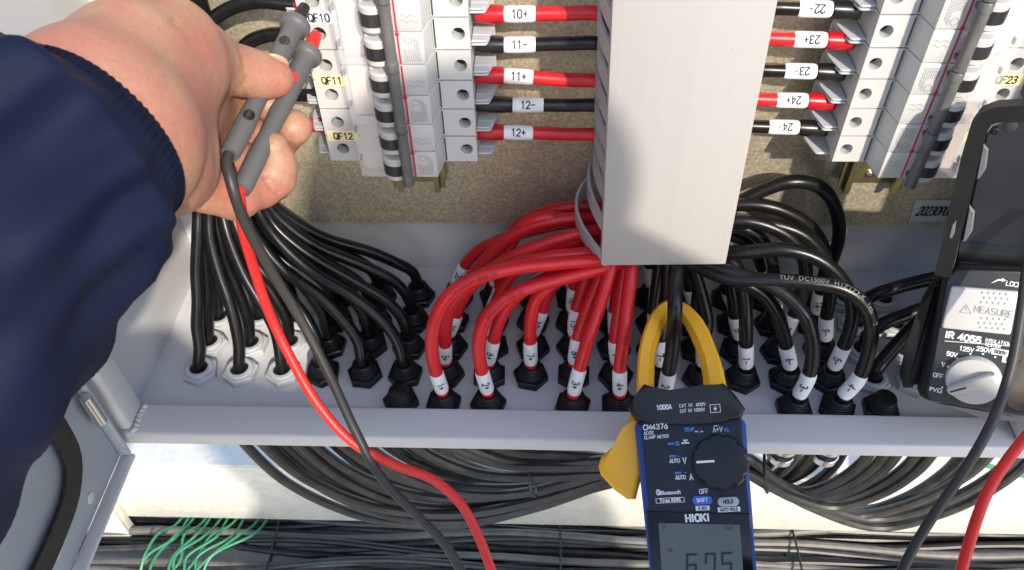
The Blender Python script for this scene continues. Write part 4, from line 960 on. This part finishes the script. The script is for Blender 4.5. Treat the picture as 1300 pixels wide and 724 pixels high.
tt('MEASURE', 1261, 396, .0062, 'keyl', par=ky_, z=.0037) if 'keyl' in M else tt('MEASURE', 1261, 396, .0062, 'inkg', 0, ky_, .0037)
bm = BM(); x, y = tp(1226, 393, .0037)
for (a, b), (c_, d) in (((-.003, -.0022), (.003, -.0022)), ((.003, -.0022), (0, .003)), ((0, .003), (-.003, -.0022)), ((0, .0015), (0, -.0006))):
    n2 = V((b-d, c_-a)).normalized()*.0002
    bm.faces.new([bm.verts.new((x+p_[0], y+p_[1], .0037)) for p_ in ((a+n2.x, b+n2.y), (a-n2.x, b-n2.y), (c_-n2.x, d-n2.y), (c_+n2.x, d+n2.y))])
obj('warning_triangle', bm, M['inkg'], ky_, local=True, fix=False)
bm = BM()
for rr, (va, vb) in enumerate(((372, 3), (378, 3), (384, 3), (404, 3), (410, 3), (416, 3))):
    for q in range(5):
        x, y = tp(1248+q*7.5+(rr % 2)*3-(va-372)*.12, va+q*.5, .0035); bmesh.ops.create_uvsphere(bm, u_segments=8, v_segments=5, radius=.0009, matrix=Matrix.Translation(V((x, y, .0033))))
obj('grip_dots', bm, M['keyg'], ky_, local=True)
tt('LOCK', 1287, 361, .0042, par=ts); 
bm = BM(); x, y = tp(1268, 357, .0003)
bm.faces.new([bm.verts.new((x+a, y+b, .0003)) for a, b in ((-.004, -.002), (-.0005, .0012), (.0015, .0012), (.0015, .0022), (.0035, .0008), (.0015, -.0004), (.0015, .0004), (0, .0003))])
obj('lock_arrow', bm, M['tw'], ts, local=True, fix=False)
tt('IR 4055', 1222.5, 428.5, .0060, bold=.0003, cw=1.12); tt('INSULATION', 1251, 431.5, .0031, align='LEFT'); tt('TESTER', 1250.5, 437, .0031, align='LEFT')
bm = BM(); a = tp(1199, 433, .0003); b = tp(1300, 441, .0003)
bm.faces.new([bm.verts.new(p_) for p_ in ((a[0], a[1]-.0002, .0003), (b[0], b[1]-.0002, .0003), (b[0], b[1]+.0002, .0003), (a[0], a[1]+.0002, .0003))]); obj('rule_line', bm, M['tw'], ts, local=True, fix=False)
for tx, u, v in (('50V', 1208.5, 450), ('125V', 1227, 443.5), ('250V', 1249, 444), ('500V', 1270, 447.5), ('V', 1197.5, 463), ('OFF', 1191, 477), ('PVΩ', 1188, 495.5)):
    if tx == '500V':
        x, y = tp(u, v, .0003); o = obj('range_plate', box(BM(), (x-.0046, y-.0019, .0001), (x+.0046, y+.0019, .0003), m=None), M['tw'], ts, local=True); tt(tx, u, v, .0034, 'case', .00006, o, .0006)
    else: tt(tx, u, v, .0042, bold=.00012)
x, y = tp(1286, 458, .0003); o = obj('range_plate', box(BM(), (x-.0055, y-.0020, .0001), (x+.0055, y+.0020, .0003)), M['tw'], ts, local=True); tt('1000V', 1286, 458, .0034, 'case', .00006, o, .0006)
for u, v in ((1215.5, 455.5), (1232, 449.5), (1248, 449.5), (1263.5, 453.5), (1203.5, 465.5), (1196, 492)):
    x, y = tp(u, v, .0002); obj('index_dot', lathe(BM(), [(.0006, 0), (.0006, .0003)], 10, Matrix.Translation(V((x, y, 0)))), M['tw'], ts, local=True)
kx, ky = tp(1236, 481.5)
bm = lathe(BM(), [(.0152, -.001), (.0152, .003), (.0142, .0052), (.013, .0056)], 40, Matrix.Translation(V((kx, ky, 0)))); kb = obj('rotary_dial', bm, M['knobg'], ts, local=True)
ang = math.atan2(tp(1272, 470)[1]-tp(1200, 489)[1], tp(1272, 470)[0]-tp(1200, 489)[0])
bm = prism(BM(), [(-.0168, -.0012), (-.0155, -.0030), (.011, -.0045), (.015, -.0035), (.015, .0035), (.011, .0045), (-.0155, .0030), (-.0168, .0012)], .0054, .0115, .0018, 3, m=Matrix.Translation(V((kx, ky, 0))) @ Matrix.Rotation(ang, 4, 'Z') @ Matrix.Diagonal((.87, .87, 1, 1))); obj('dial_grip', bm, M['knobg'], kb, local=True)
bm = box(BM(), (-.0130, -.0006, .0114), (-.004, .0004, .0118), m=Matrix.Translation(V((kx, ky, 0))) @ Matrix.Rotation(ang, 4, 'Z')); obj('pointer', bm, M['ink'], kb, local=True)
bm = prism(BM(), [tp(*p) for p in ((1282, 460), (1277, 500), (1279, 514), (1290, 521), (1330, 527), (1330, 440), (1296, 438))], -.002, .0006, .0004, 2); wi = obj('scale_window', bm, M['brz'], ts, local=True)
bm = prism(BM(), [tp(*p) for p in ((1176, 516.5), (1188, 515.5), (1310, 533), (1310, 548), (1250, 545))], -.040, -.012, .003, 2); obj('bottom_guard', bm, M['caseg'], ts, local=True)
# hinge barrel with the test-lead connector, then lid
bm = lathe(BM(), [(.007, -.001), (.0105, .001), (.0105, .075), (.009, .077)], 20, Matrix.Translation(V((*tp(1216, 316), -.012))) @ Matrix.Rotation(math.pi/2, 4, 'Y') ); obj('hinge_barrel', bm, M['faceb'], ts, local=True)
# the lid is hinged on the long left side and top: a shallow tray that stands open above the body
Lt, Lb = onD(1262, 138, .430), onD(1200, 335, .478)
up2 = (Lt-Lb).normalized(); nz2 = (CAM-(Lt+Lb)/2); nz2 = (nz2-up2*nz2.dot(up2)).normalized(); rx2 = up2.cross(nz2).normalized()
LM = basis(Lb, rx2, up2, nz2); LI = LM.inverted(); REL = TI @ LM
def lp(u, v, z=0): return plane_xy(LI, u, v, z)
lid_out = [(1158, 470), (1150, 455), (1200, 300), (1236, 155), (1246, 142), (1262, 136), (1330, 132), (1330, 345), (1205, 338), (1175, 480)]
lid_out = [(1206, 342), (1186, 350), (1232, 165), (1240, 148), (1256, 139), (1330, 134), (1330, 345)]
bm = prism(BM(), [lp(*p) for p in lid_out], -.016, -.011, .002, 2, m=None); bmesh.ops.transform(bm, matrix=REL, verts=bm.verts[:]); obj('lid', bm, M['case'], ts, local=True)
lid_in = [(1215, 338), (1254, 165), (1262, 155), (1272, 152), (1330, 149), (1330, 338)]
bm = prism(BM(), [lp(*p) for p in lid_in], -.0112, -.0102, .0003, 1); bmesh.ops.transform(bm, matrix=REL, verts=bm.verts[:]); ldi = obj('lid_liner', bm, M['lidin'], ts, local=True)
def rim(pts, z0, z1, w_, mt, nm):
    bm = BM(); P_ = [V((*lp(*p), 0)) for p in pts]
    prev = None
    for i, p_ in enumerate(P_):
        t_ = (P_[min(i+1, len(P_)-1)]-P_[max(0, i-1)]).normalized(); n2 = V((-t_.y, t_.x, 0))*w_
        q = [bm.verts.new((a.x, a.y, z_)) for a, z_ in ((p_-n2, z0), (p_+n2, z0), (p_+n2, z1), (p_-n2, z1))]
        if prev: [bm.faces.new((prev[k], prev[(k+1) % 4], q[(k+1) % 4], q[k])) for k in range(4)]
        else: bm.faces.new(q[::-1])
        prev = q
    bm.faces.new(prev); bmesh.ops.transform(bm, matrix=REL, verts=bm.verts[:]); return obj(nm, bm, mt, ts, local=True)
rim([(1197, 348), (1201, 333), (1232, 200), (1244, 160), (1252, 149), (1266, 144), (1330, 141)], -.0110, .0035, .0044, M['case'], 'lid_rim')
rim([(1209, 340), (1240, 205), (1252, 168), (1260, 158), (1274, 154), (1330, 151)], -.0100, .0010, .0006, M['lidrim'], 'lid_edge')
for v0 in (195, 275):
    k = (v0-165)/(338-165); bx = 1253-38*k
    poly = [(bx, v0-8), (bx+7, v0), (bx+4, v0+24), (bx-4, v0+36), (bx-9, v0+38)]
    bm = prism(BM(), [lp(*p) for p in poly], -.0100, -.0062, .0006, 1); bmesh.ops.transform(bm, matrix=REL, verts=bm.verts[:]); obj('lid_catch', bm, M['lidrim'], ts, local=True)
for u, v, r_, m_ in ((1284, 160, .0030, 'case2'), (1263, 166, .0022, 'faceb')):
    bm = lathe(BM(), [(r_, -.0102), (r_, -.0090), (r_*.6, -.0086)], 18, Matrix.Translation(V((*lp(u, v, -.01), 0)))); bmesh.ops.transform(bm, matrix=REL, verts=bm.verts[:]); obj('lid_boss', bm, M[m_], ts, local=True)
bm = prism(BM(), [lp(*p) for p in ((1210, 282), (1215, 276), (1213, 292), (1209, 300), (1206, 298))], .0030, .0042, .0003, 1); bmesh.ops.transform(bm, matrix=REL, verts=bm.verts[:]); obj('rim_latch', bm, M['lidrim'], ts, local=True)
bm = prism(BM(), [tp(u, v, -.02) for u, v in ((1143, 470), (1150, 440), (1168, 385), (1186, 352), (1200, 345), (1172, 470), (1160, 488), (1148, 488))], -.034, -.010, .004, 3); obj('hinge_arm', bm, M['case'], ts, local=True)

# ------------------------------------------------------------------ test leads
def probe(name, label, p_top, p_bot, cord, cap, dot, lead, dots):
    a, b = onD(*p_top), onD(*p_bot); ax = (b-a); L = ax.length; z = ax.normalized(); x = z.orthogonal().normalized(); 
    m = basis(a, x, z.cross(x), z)
    t = thing(name, label, 'test lead', mat=m)
    L_ = L
    prof = [(.0030, .0040), (.0072, .0044), (.0080, .0052), (.0082, .0066), (.0078, .0080), (.0066, .0086), (.0058, .0098), (.0053, .013), (.0052, .03), (.0050, L_*.45), (.0044, L_*.58), (.0042, L_*.64), (.0046, L_*.72), (.0048, L_*.8), (.0046, L_*.97), (.0042, L_), (.0028, L_)]
    obj('grip', lathe(BM(), prof, 24), M['probe'], t, local=True)
    obj('tip_cap', lathe(BM(), [(.0018, -.0115), (.0030, -.0105), (.0036, -.006), (.0041, .0), (.0042, .0052), (.0030, .0056)], 18), M[cap], t, local=True)
    for f in dots:
        c_ = a+ax*f; rr = .0052 if f < .5 else .0048
        out = (CAM-c_); out = (out-z*out.dot(z)).normalized(); sd = z.cross(out)
        bm = BM(); cen = None; ring = []
        for k in range(18):
            q = 2*math.pi*k/18; dz_, ds = .0033*math.cos(q), .0026*math.sin(q); an = ds/rr + (.25 if f < .3 else .05)
            ring.append(bm.verts.new(c_+z*dz_+(out*math.cos(an)+sd*math.sin(an))*(rr+.0004)))
        cc = bm.verts.new(c_+(out*math.cos(.25 if f < .3 else .05)+sd*math.sin(.25 if f < .3 else .05))*(rr+.0006))
        for k in range(18): bm.faces.new((ring[k], ring[(k+1) % 18], cc))
        obj('colour_dot', bm, M[dot], t)
    pts = [b-z*.006, b+z*.004] + [onD(*q) for q in cord]
    obj('cord', tube(BM(), spline(pts, .004), .0026, 12), M[lead], t, fix=False)
    return t
probe('test_lead', 'grey test probe with black cap and black cord held under the thumb', (379, 24, .424), (291, 197, .362),
      [(291, 222, .358), (298, 248, .360), (312, 285, .372), (345, 345, .395), (385, 412, .415), (420, 480, .425), (450, 545, .432), (483, 605, .435), (530, 655, .436), (568, 695, .437), (590, 735, .438)], 'blkb', 'blkb', 'blklead', (.245, .78))
probe('test_lead', 'grey test probe with red cap and red cord resting on the fingertips', (394, 60, .428), (306, 242, .369),
      [(305, 256, .368), (307, 285, .378), (322, 340, .398), (345, 405, .416), (372, 460, .424), (405, 515, .430), (448, 562, .434), (500, 590, .436), (548, 608, .437), (585, 640, .438), (607, 680, .438), (626, 730, .438)], 'redlead', 'redlead', 'redlead', (.29,))
cable('test_lead', 'black tester cord crossing the lip at the right edge', spline([onD(*q) for q in ((1325, 270, .44), (1306, 330, .440), (1296, 400, .438), (1284, 465, .437), (1262, 530, .436), (1228, 592, .436), (1188, 650, .437), (1160, 695, .438), (1140, 735, .438))], .005), .0027, 'blklead', cat='test lead')
cable('test_lead', 'red tester cord hanging at the lower right corner', spline([onD(*q) for q in ((1330, 520, .47), (1305, 552, .462), (1280, 583, .455), (1255, 622, .45), (1238, 665, .448), (1226, 705, .447), (1216, 740, .446))], .005), .0031, 'redlead', cat='test lead')

# ------------------------------------------------------------------ person: signed distance surface
def sdf_mesh(prims_groups, lo, hi, h, extra=None):
    """prims_groups: list of (list of (a,b,ra,rb), k inside group, k when merged)"""
    lo = np.array(lo); hi = np.array(hi); n = np.ceil((hi-lo)/h).astype(int)+1
    g = [lo[i]+h*np.arange(n[i]) for i in range(3)]
    X, Y, Z = [a.astype(np.float32) for a in np.meshgrid(*g, indexing='ij')]
    def smin(a, b, k):
        if k <= 0: return np.minimum(a, b)
        q = np.maximum(k-np.abs(a-b), 0)/k; return np.minimum(a, b)-q*q*k*.25
    D = None
    for prims, kin, kout in prims_groups:
        G = None
        for a, b, ra, rb in prims:
            a = np.array(a, np.float32); b = np.array(b, np.float32); ab = b-a; L2 = max(float(ab@ab), 1e-12)
            px, py, pz = X-a[0], Y-a[1], Z-a[2]
            t = np.clip((px*ab[0]+py*ab[1]+pz*ab[2])/L2, 0, 1)
            d = np.sqrt((px-t*ab[0])**2+(py-t*ab[1])**2+(pz-t*ab[2])**2)-(ra+(rb-ra)*t)
            G = d if G is None else smin(G, d, kin)
        D = G if D is None else smin(D, G, kout)
    if extra is not None: D = extra(D, X, Y, Z)
    s = D < 0
    c = [s[i:n[0]-1+i, j:n[1]-1+j, k:n[2]-1+k] for i in (0, 1) for j in (0, 1) for k in (0, 1)]
    cnt = sum(q.astype(np.int8) for q in c); act = (cnt > 0) & (cnt < 8)
    idx = np.argwhere(act); ids = -np.ones(act.shape, np.int32); ids[act] = np.arange(len(idx))
    P = np.zeros((len(idx), 3)); W = np.zeros(len(idx))
    off = [(i, j, k) for i in (0, 1) for j in (0, 1) for k in (0, 1)]
    val = {o_: D[idx[:, 0]+o_[0], idx[:, 1]+o_[1], idx[:, 2]+o_[2]] for o_ in off}
    for o1 in off:
        for ax in range(3):
            if o1[ax]: continue
            o2 = list(o1); o2[ax] = 1; o2 = tuple(o2); v1, v2 = val[o1], val[o2]; m = (v1 < 0) != (v2 < 0)
            t = np.where(m, v1/np.where(np.abs(v1-v2) < 1e-12, 1, v1-v2), 0)
            q = np.tile(np.array(o1, float), (len(idx), 1)); q[:, ax] += t
            P += q*m[:, None]; W += m
    verts = lo+h*(idx+P/W[:, None])
    faces = []
    for ax in range(3):
        a1, a2 = (ax+1) % 3, (ax+2) % 3
        sl0 = [slice(None)]*3; sl1 = [slice(None)]*3; sl0[ax] = slice(0, -1); sl1[ax] = slice(1, None)
        e = s[tuple(sl0)] != s[tuple(sl1)]; w_ = np.argwhere(e)
        ok = (w_[:, a1] > 0) & (w_[:, a2] > 0) & (w_[:, a1] < n[a1]-1) & (w_[:, a2] < n[a2]-1); w_ = w_[ok]
        ins = s[w_[:, 0], w_[:, 1], w_[:, 2]]
        q = []
        for d1, d2 in ((-1, -1), (0, -1), (0, 0), (-1, 0)):
            p_ = w_.copy(); p_[:, a1] += d1; p_[:, a2] += d2; q.append(ids[p_[:, 0], p_[:, 1], p_[:, 2]])
        q = np.stack(q, 1); q[~ins] = q[~ins][:, ::-1]; faces.append(q)
    return verts, np.concatenate(faces)
def np_mesh(name, parts, mt):
    vs_, fs, o_ = [], [], 0
    for v, f in parts: vs_.append(v); fs.append(f+o_); o_ += len(v)
    me = bpy.data.meshes.new(name); me.from_pydata(np.concatenate(vs_).tolist(), [], np.concatenate(fs).tolist()); me.materials.append(mt)
    me.polygons.foreach_set('use_smooth', [True]*len(me.polygons)); me.update(); return me
mm = .001
def H(u, v, d, r): return (onD(u, v, d), r*mm)
def seg(*pts): return [(tuple(pts[i][0]), tuple(pts[i+1][0]), pts[i][1], pts[i+1][1]) for i in range(len(pts)-1)]
thenar = seg(H(112, 124, .283, 18.5), H(165, 78, .303, 19.5), H(214, 61, .327, 17.5), H(250, 71, .350, 14)) + seg(H(165, 100, .303, 19), H(205, 92, .319, 15.5), H(230, 95, .331, 12), H(246, 98, .342, 10)) + seg(H(112, 142, .284, 19), H(158, 116, .300, 18), H(190, 104, .315, 15))
heel = seg(H(160, 200, .288, 18), H(198, 204, .317, 17), H(222, 205, .337, 13)) + seg(H(158, 152, .303, 19), H(193, 156, .327, 16.5), H(212, 174, .339, 13), H(221, 196, .344, 12)) + seg(H(200, 222, .317, 14), H(228, 234, .337, 11)) + seg(H(112, 142, .284, 19), H(150, 122, .299, 18))
palm = seg(H(150, 150, .295, 20), H(205, 140, .345, 16), H(268, 112, .400, 12.5)) + seg(H(205, 150, .345, 16), H(275, 150, .410, 12)) + seg(H(210, 180, .345, 15), H(275, 190, .406, 11)) + seg(H(220, 215, .345, 12), H(272, 238, .386, 10.5))
wrist = seg(H(60, 195, .262, 17), H(104, 134, .274, 19), H(112, 122, .280, 19)) + seg(H(88, 226, .264, 17), H(140, 206, .275, 18), H(160, 200, .283, 18)) + seg(H(72, 210, .263, 19), H(130, 165, .278, 21), H(165, 140, .304, 21))
thumb = seg(H(250, 70, .350, 14.2), H(272, 78, .363, 12.4), H(293, 86, .372, 10.5), H(312, 92, .379, 11.0), H(334, 97, .385, 10.2), H(350, 100, .388, 8.6))
index = seg(H(268, 112, .398, 12), H(318, 118, .420, 10), H(344, 124, .418, 9), H(341, 134, .404, 8.2))
middle = seg(H(278, 150, .406, 12), H(330, 175, .425, 9.8), H(356, 176, .420, 9.3), H(373, 162, .409, 9.2))
ring = seg(H(278, 195, .400, 11.5), H(330, 212, .413, 9.2), H(348, 212, .409, 9), H(349, 196, .399, 8.6))
pinky = seg(H(262, 240, .372, 11.5), H(300, 252, .382, 9.8), H(332, 238, .394, 9.2), H(350, 226, .400, 9.2), H(352, 208, .396, 8.6), H(347, 188, .391, 7.6))
creases = [([(268, 112, .352), (258, 124, .350), (246, 131, .342), (228, 128, .328), (208, 120, .314), (196, 112, .308)], 2.2, 2.8), ([(312, 100, .377), (308, 112, .377), (311, 121, .38)], 1.1, 1.0),
           ([(266, 78, .352), (271, 94, .356), (268, 108, .360)], 1.6, 1.4), ([(336, 225, .385), (343, 238, .388), (352, 244, .393)], 1.1, 1.5), ([(206, 126, .31), (220, 148, .315), (228, 178, .320), (232, 210, .326)], 1.7, .95), ([(190, 130, .295), (204, 158, .30), (212, 192, .302), (214, 225, .30)], 1.5, .7),
           ([(300, 242, .370), (306, 262, .372)], 1.0, .6), ([(222, 30, .322), (234, 50, .330), (240, 72, .336)], 1.3, .75), ([(240, 30, .336), (250, 50, .344), (254, 70, .35)], 1.3, .8), ([(255, 42, .345), (262, 58, .352), (263, 74, .356)], 1.1, .7), ([(292, 60, .37), (298, 70, .372), (300, 82, .373)], .9, .6), ([(304, 64, .373), (309, 74, .375), (310, 86, .376)], .9, .6),
           ([(360, 190, .40), (368, 182, .398), (372, 190, .4)], .9, .5), ([(240, 245, .335), (262, 258, .345), (285, 268, .36)], 1.2, .4)]
def carve(D, X, Y, Z):
    for pl, wd, dp in creases:
        pts = spline([onD(*q) for q in pl], .003); best = np.full(D.shape, 1e9, np.float32)
        m = np.abs(D) < .008; Xi, Yi, Zi = X[m], Y[m], Z[m]; bi = np.full(Xi.shape, 1e9, np.float32)
        # distance measured across the viewing direction, so that the groove follows the surface
        for p_ in pts:
            r_ = (p_-CAM).normalized(); dx, dy, dz = Xi-p_.x, Yi-p_.y, Zi-p_.z; al = dx*r_.x+dy*r_.y+dz*r_.z
            d2 = dx*dx+dy*dy+dz*dz-al*al; d2 = np.where(np.abs(al) > .03, 1, d2); bi = np.minimum(bi, d2)
        D[m] += dp*mm*np.exp(-bi/(wd*mm)**2)
    return D
grp = [(palm, .010, 0), (wrist, .022, .014), (heel, .014, .010), (thenar, .014, .009), (thumb, .004, .007), (index, .004, .004), (middle, .004, .0025), (ring, .004, .0012), (pinky, .004, .0028)]
allp = np.array([p_[k] for gset in grp for p_ in gset[0] for k in (0, 1)])
hv, hf = sdf_mesh(grp, allp.min(0)-.036, allp.max(0)+.036, .001, carve)
# light smoothing
def relax(v, f, it=2, lam=.5):
    for _ in range(it):
        acc = np.zeros_like(v); c_ = np.zeros(len(v))
        for k in range(4):
            for d in (1, 3): np.add.at(acc, f[:, k], v[f[:, (k+d) % 4]]); np.add.at(c_, f[:, k], 1)
        v = v*(1-lam)+lam*acc/np.maximum(c_, 1)[:, None]
    return v
hv = relax(hv, hf, 1, .5)
# rest of the body, standing behind the camera
BX, BYo = .235, -.86
sh_l, sh_r = V((BX-.20, BYo+.02, .425)), V((BX+.20, BYo+.02, .425)); el_l = onD(-365, 815, .252); wr_l = onD(45, 220, .256)
EL_R, HA_R = V((.50, -.62, .27)), V((.135, -.540, .468))
sk = [(seg((V((BX, BYo+.10, .505)), .095), (V((BX, BYo+.125, .595)), .092)) + seg((V((BX, BYo+.16, .52)), .06), (V((BX, BYo+.165, .535)), .06)) + seg((V((BX, BYo+.215, .55)), .013), (V((BX, BYo+.225, .53)), .017)), .03, 0),
      (seg((V((BX, BYo+.05, .38)), .065), (V((BX, BYo+.09, .49)), .058)), .03, .03),
      (seg((sh_r, .05), (EL_R, .042), (V((.20, -.565, .440)), .030), (HA_R, .030)) + seg((HA_R, .02), (HA_R+V((-.035, -.012, .035)), .010), (HA_R+V((-.060, -.014, .030)), .009)) + seg((HA_R, .02), (HA_R+V((-.035, -.020, .012)), .010), (HA_R+V((-.062, -.026, .004)), .009)) + seg((HA_R, .02), (HA_R+V((-.032, -.026, -.012)), .010), (HA_R+V((-.058, -.034, -.020)), .009)), .02, .03), (seg((sh_l, .05), (el_l, .034), (onD(-135, 455, .250), .027), (onD(-8, 270, .254), .024), (wr_l, .022)), .02, .03),
      (seg((V((BX, BYo, .36)), .12), (V((BX, BYo-.05, -.05)), .13)), .05, .05), (seg((V((BX-.09, BYo-.04, -.10)), .09), (V((BX-.10, BYo+.02, -.50)), .06), (V((BX-.10, BYo-.02, -.87)), .045), (V((BX-.10, BYo+.08, -.905)), .04)), .02, .03), (seg((V((BX+.09, BYo-.04, -.10)), .09), (V((BX+.10, BYo+.02, -.50)), .06), (V((BX+.10, BYo-.02, -.87)), .045), (V((BX+.10, BYo+.08, -.905)), .04)), .02, .03)]
bv, bf = sdf_mesh(sk, (-.5, BYo-.3, -.96), (.64, BYo+.75, .80), .0095)
person = thing('person', 'person in a navy jacket whose left hand holds two grey test probes', 'person', (BX, BYo, -.95))
pb = link('body', np_mesh('body', [(hv, hf), (bv, bf)], M['skin']), person)
jk = [(seg((sh_l, .075), (el_l, .054)), .03, 0), (seg((sh_r, .078), (EL_R, .066), (V((.20, -.565, .440)), .046)), .03, .04),
      (seg((V((BX-.09, BYo+.01, .36)), .125), (V((BX+.09, BYo+.01, .36)), .125)) + seg((V((BX-.07, BYo-.02, .15)), .15), (V((BX-.06, BYo-.05, -.10)), .155)) + seg((V((BX+.07, BYo-.02, .15)), .15), (V((BX+.06, BYo-.05, -.10)), .155)) + seg((V((BX, BYo+.04, .44)), .09), (V((BX, BYo+.06, .50)), .082)), .06, .06)]
jv, jf = sdf_mesh(jk, (-.5, BYo-.3, -.3), (.66, BYo+.75, .62), .012)
# sleeve: lofted tube with soft folds
def sleeve():
    ctr = [(138, 163, .2715, 32, 27), (128, 171, .2690, 33.5, 29), (112, 183, .2655, 34.0, 29.5), (99, 191, .263, 37, 33), (60, 218, .256, 39.5, 35), (-8, 280, .250, 45.5, 40), (-70, 355, .247, 49, 43), (-142, 452, .245, 49.5, 44), (-215, 570, .243, 49, 45), (-310, 690, .243, 49, 47), (-360, 810, .25, 50, 50)]
    C_ = [onD(*q[:3]) for q in ctr]; path = spline(C_, .002); L = arclen(path)
    # matching arclength of controls
    la = [L[min(range(len(path)), key=lambda i: (path[i]-c_).length)] for c_ in C_]
    T = tangents(path); verts, faces = [], []; n = 320
    for i, p_ in enumerate(path):
        t = T[i]; f = (CAM-p_); f = (f-t*f.dot(t)).normalized(); sd = t.cross(f)
        ra = np.interp(L[i], la, [q[3] for q in ctr])*mm; rb = np.interp(L[i], la, [q[4] for q in ctr])*mm
        s_ = L[i]; cuff = s_ < la[2]
        for k in range(n):
            a = 2*math.pi*k/n
            if s_ < la[2]:
                d = .00042*math.cos(a*72)
                d += -.003*math.exp(-(s_/.002)**2)
            else:
                q = min(1, (s_-la[2])/.02)
                d = q*(.0032*math.sin(3*a+s_*40)*math.sin(s_*55+1.0) + .0030*math.sin(5*a-s_*70+2) + .0034*math.sin(11*a+s_*30+math.sin(3*a))*math.exp(-(s_-la[2])/.035) + .0030*math.sin(2*a+s_*95) + .0014*(1-abs(math.sin(2.5*a+s_*62+.8*math.sin(4*a)))**.6)*min(1, max(0, (s_-la[2]-.02)/.04))) + .0035*math.exp(-((s_-la[2]-.006)/.007)**2)*(1+.35*math.sin(11*a))
            verts.append(p_ + sd*math.cos(a)*(ra+d) + f*math.sin(a)*(rb+d))
    m = len(path); mid = []
    for i in range(m-1):
        for k in range(n):
            j = (k+1) % n; faces.append((i*n+k, i*n+j, (i+1)*n+j, (i+1)*n+k))
    faces.append(tuple(range(n))[::-1]); ncuff = sum(1 for s_ in L if s_ < la[2])
    return verts, faces, n, ncuff
sv, sf, n, ncuff = sleeve()
me = bpy.data.meshes.new('jacket'); o_ = len(sv)
me.from_pydata([tuple(v) for v in sv]+jv.tolist(), [], [tuple(f) for f in sf]+[tuple(int(q)+o_ for q in f) for f in jf]); me.materials.append(M['jack']); me.materials.append(M['rib'])
for i, p_ in enumerate(me.polygons): 
    p_.use_smooth = True
    if i < (ncuff-1)*n: p_.material_index = 1
me.update(); link('jacket', me, person)
tk = [(seg((V((BX, BYo-.05, -.16)), .15), (V((BX, BYo-.05, -.20)), .15)), .03, 0), (seg((V((BX-.09, BYo-.04, -.14)), .105), (V((BX-.10, BYo+.02, -.50)), .078), (V((BX-.10, BYo-.02, -.88)), .062)), .02, .03), (seg((V((BX+.09, BYo-.04, -.14)), .105), (V((BX+.10, BYo+.02, -.50)), .078), (V((BX+.10, BYo-.02, -.88)), .062)), .02, .03)]
link('trousers', np_mesh('trousers', [sdf_mesh(tk, (BX-.3, BYo-.3, -.95), (BX+.3, BYo+.2, .05), .012)], M['trou']), person)
hk = [(seg((V((BX, BYo+.075, .575)), .096), (V((BX, BYo+.10, .625)), .088)), .02, 0)]
link('hair', np_mesh('hair', [sdf_mesh(hk, (BX-.13, BYo-.06, .43), (BX+.13, BYo+.22, .75), .009)], M['hair']), person)
# thumb nail
c_ = onD(347, 80, .3862); ax_t = (onD(349, 100, .391)-onD(316, 93, .386)).normalized(); vw = (CAM-c_).normalized()
upn = (onD(349, 60, .39)-c_); upn = (upn-ax_t*upn.dot(ax_t)).normalized(); sdn = ax_t.cross(upn)
nb = BM(); bmesh.ops.create_uvsphere(nb, u_segments=24, v_segments=14, radius=1, matrix=basis(c_, ax_t, sdn, upn) @ Matrix.Diagonal((.0074, .0066, .0020, 1)))
obj('thumb_nail', nb, M['nail'], person)
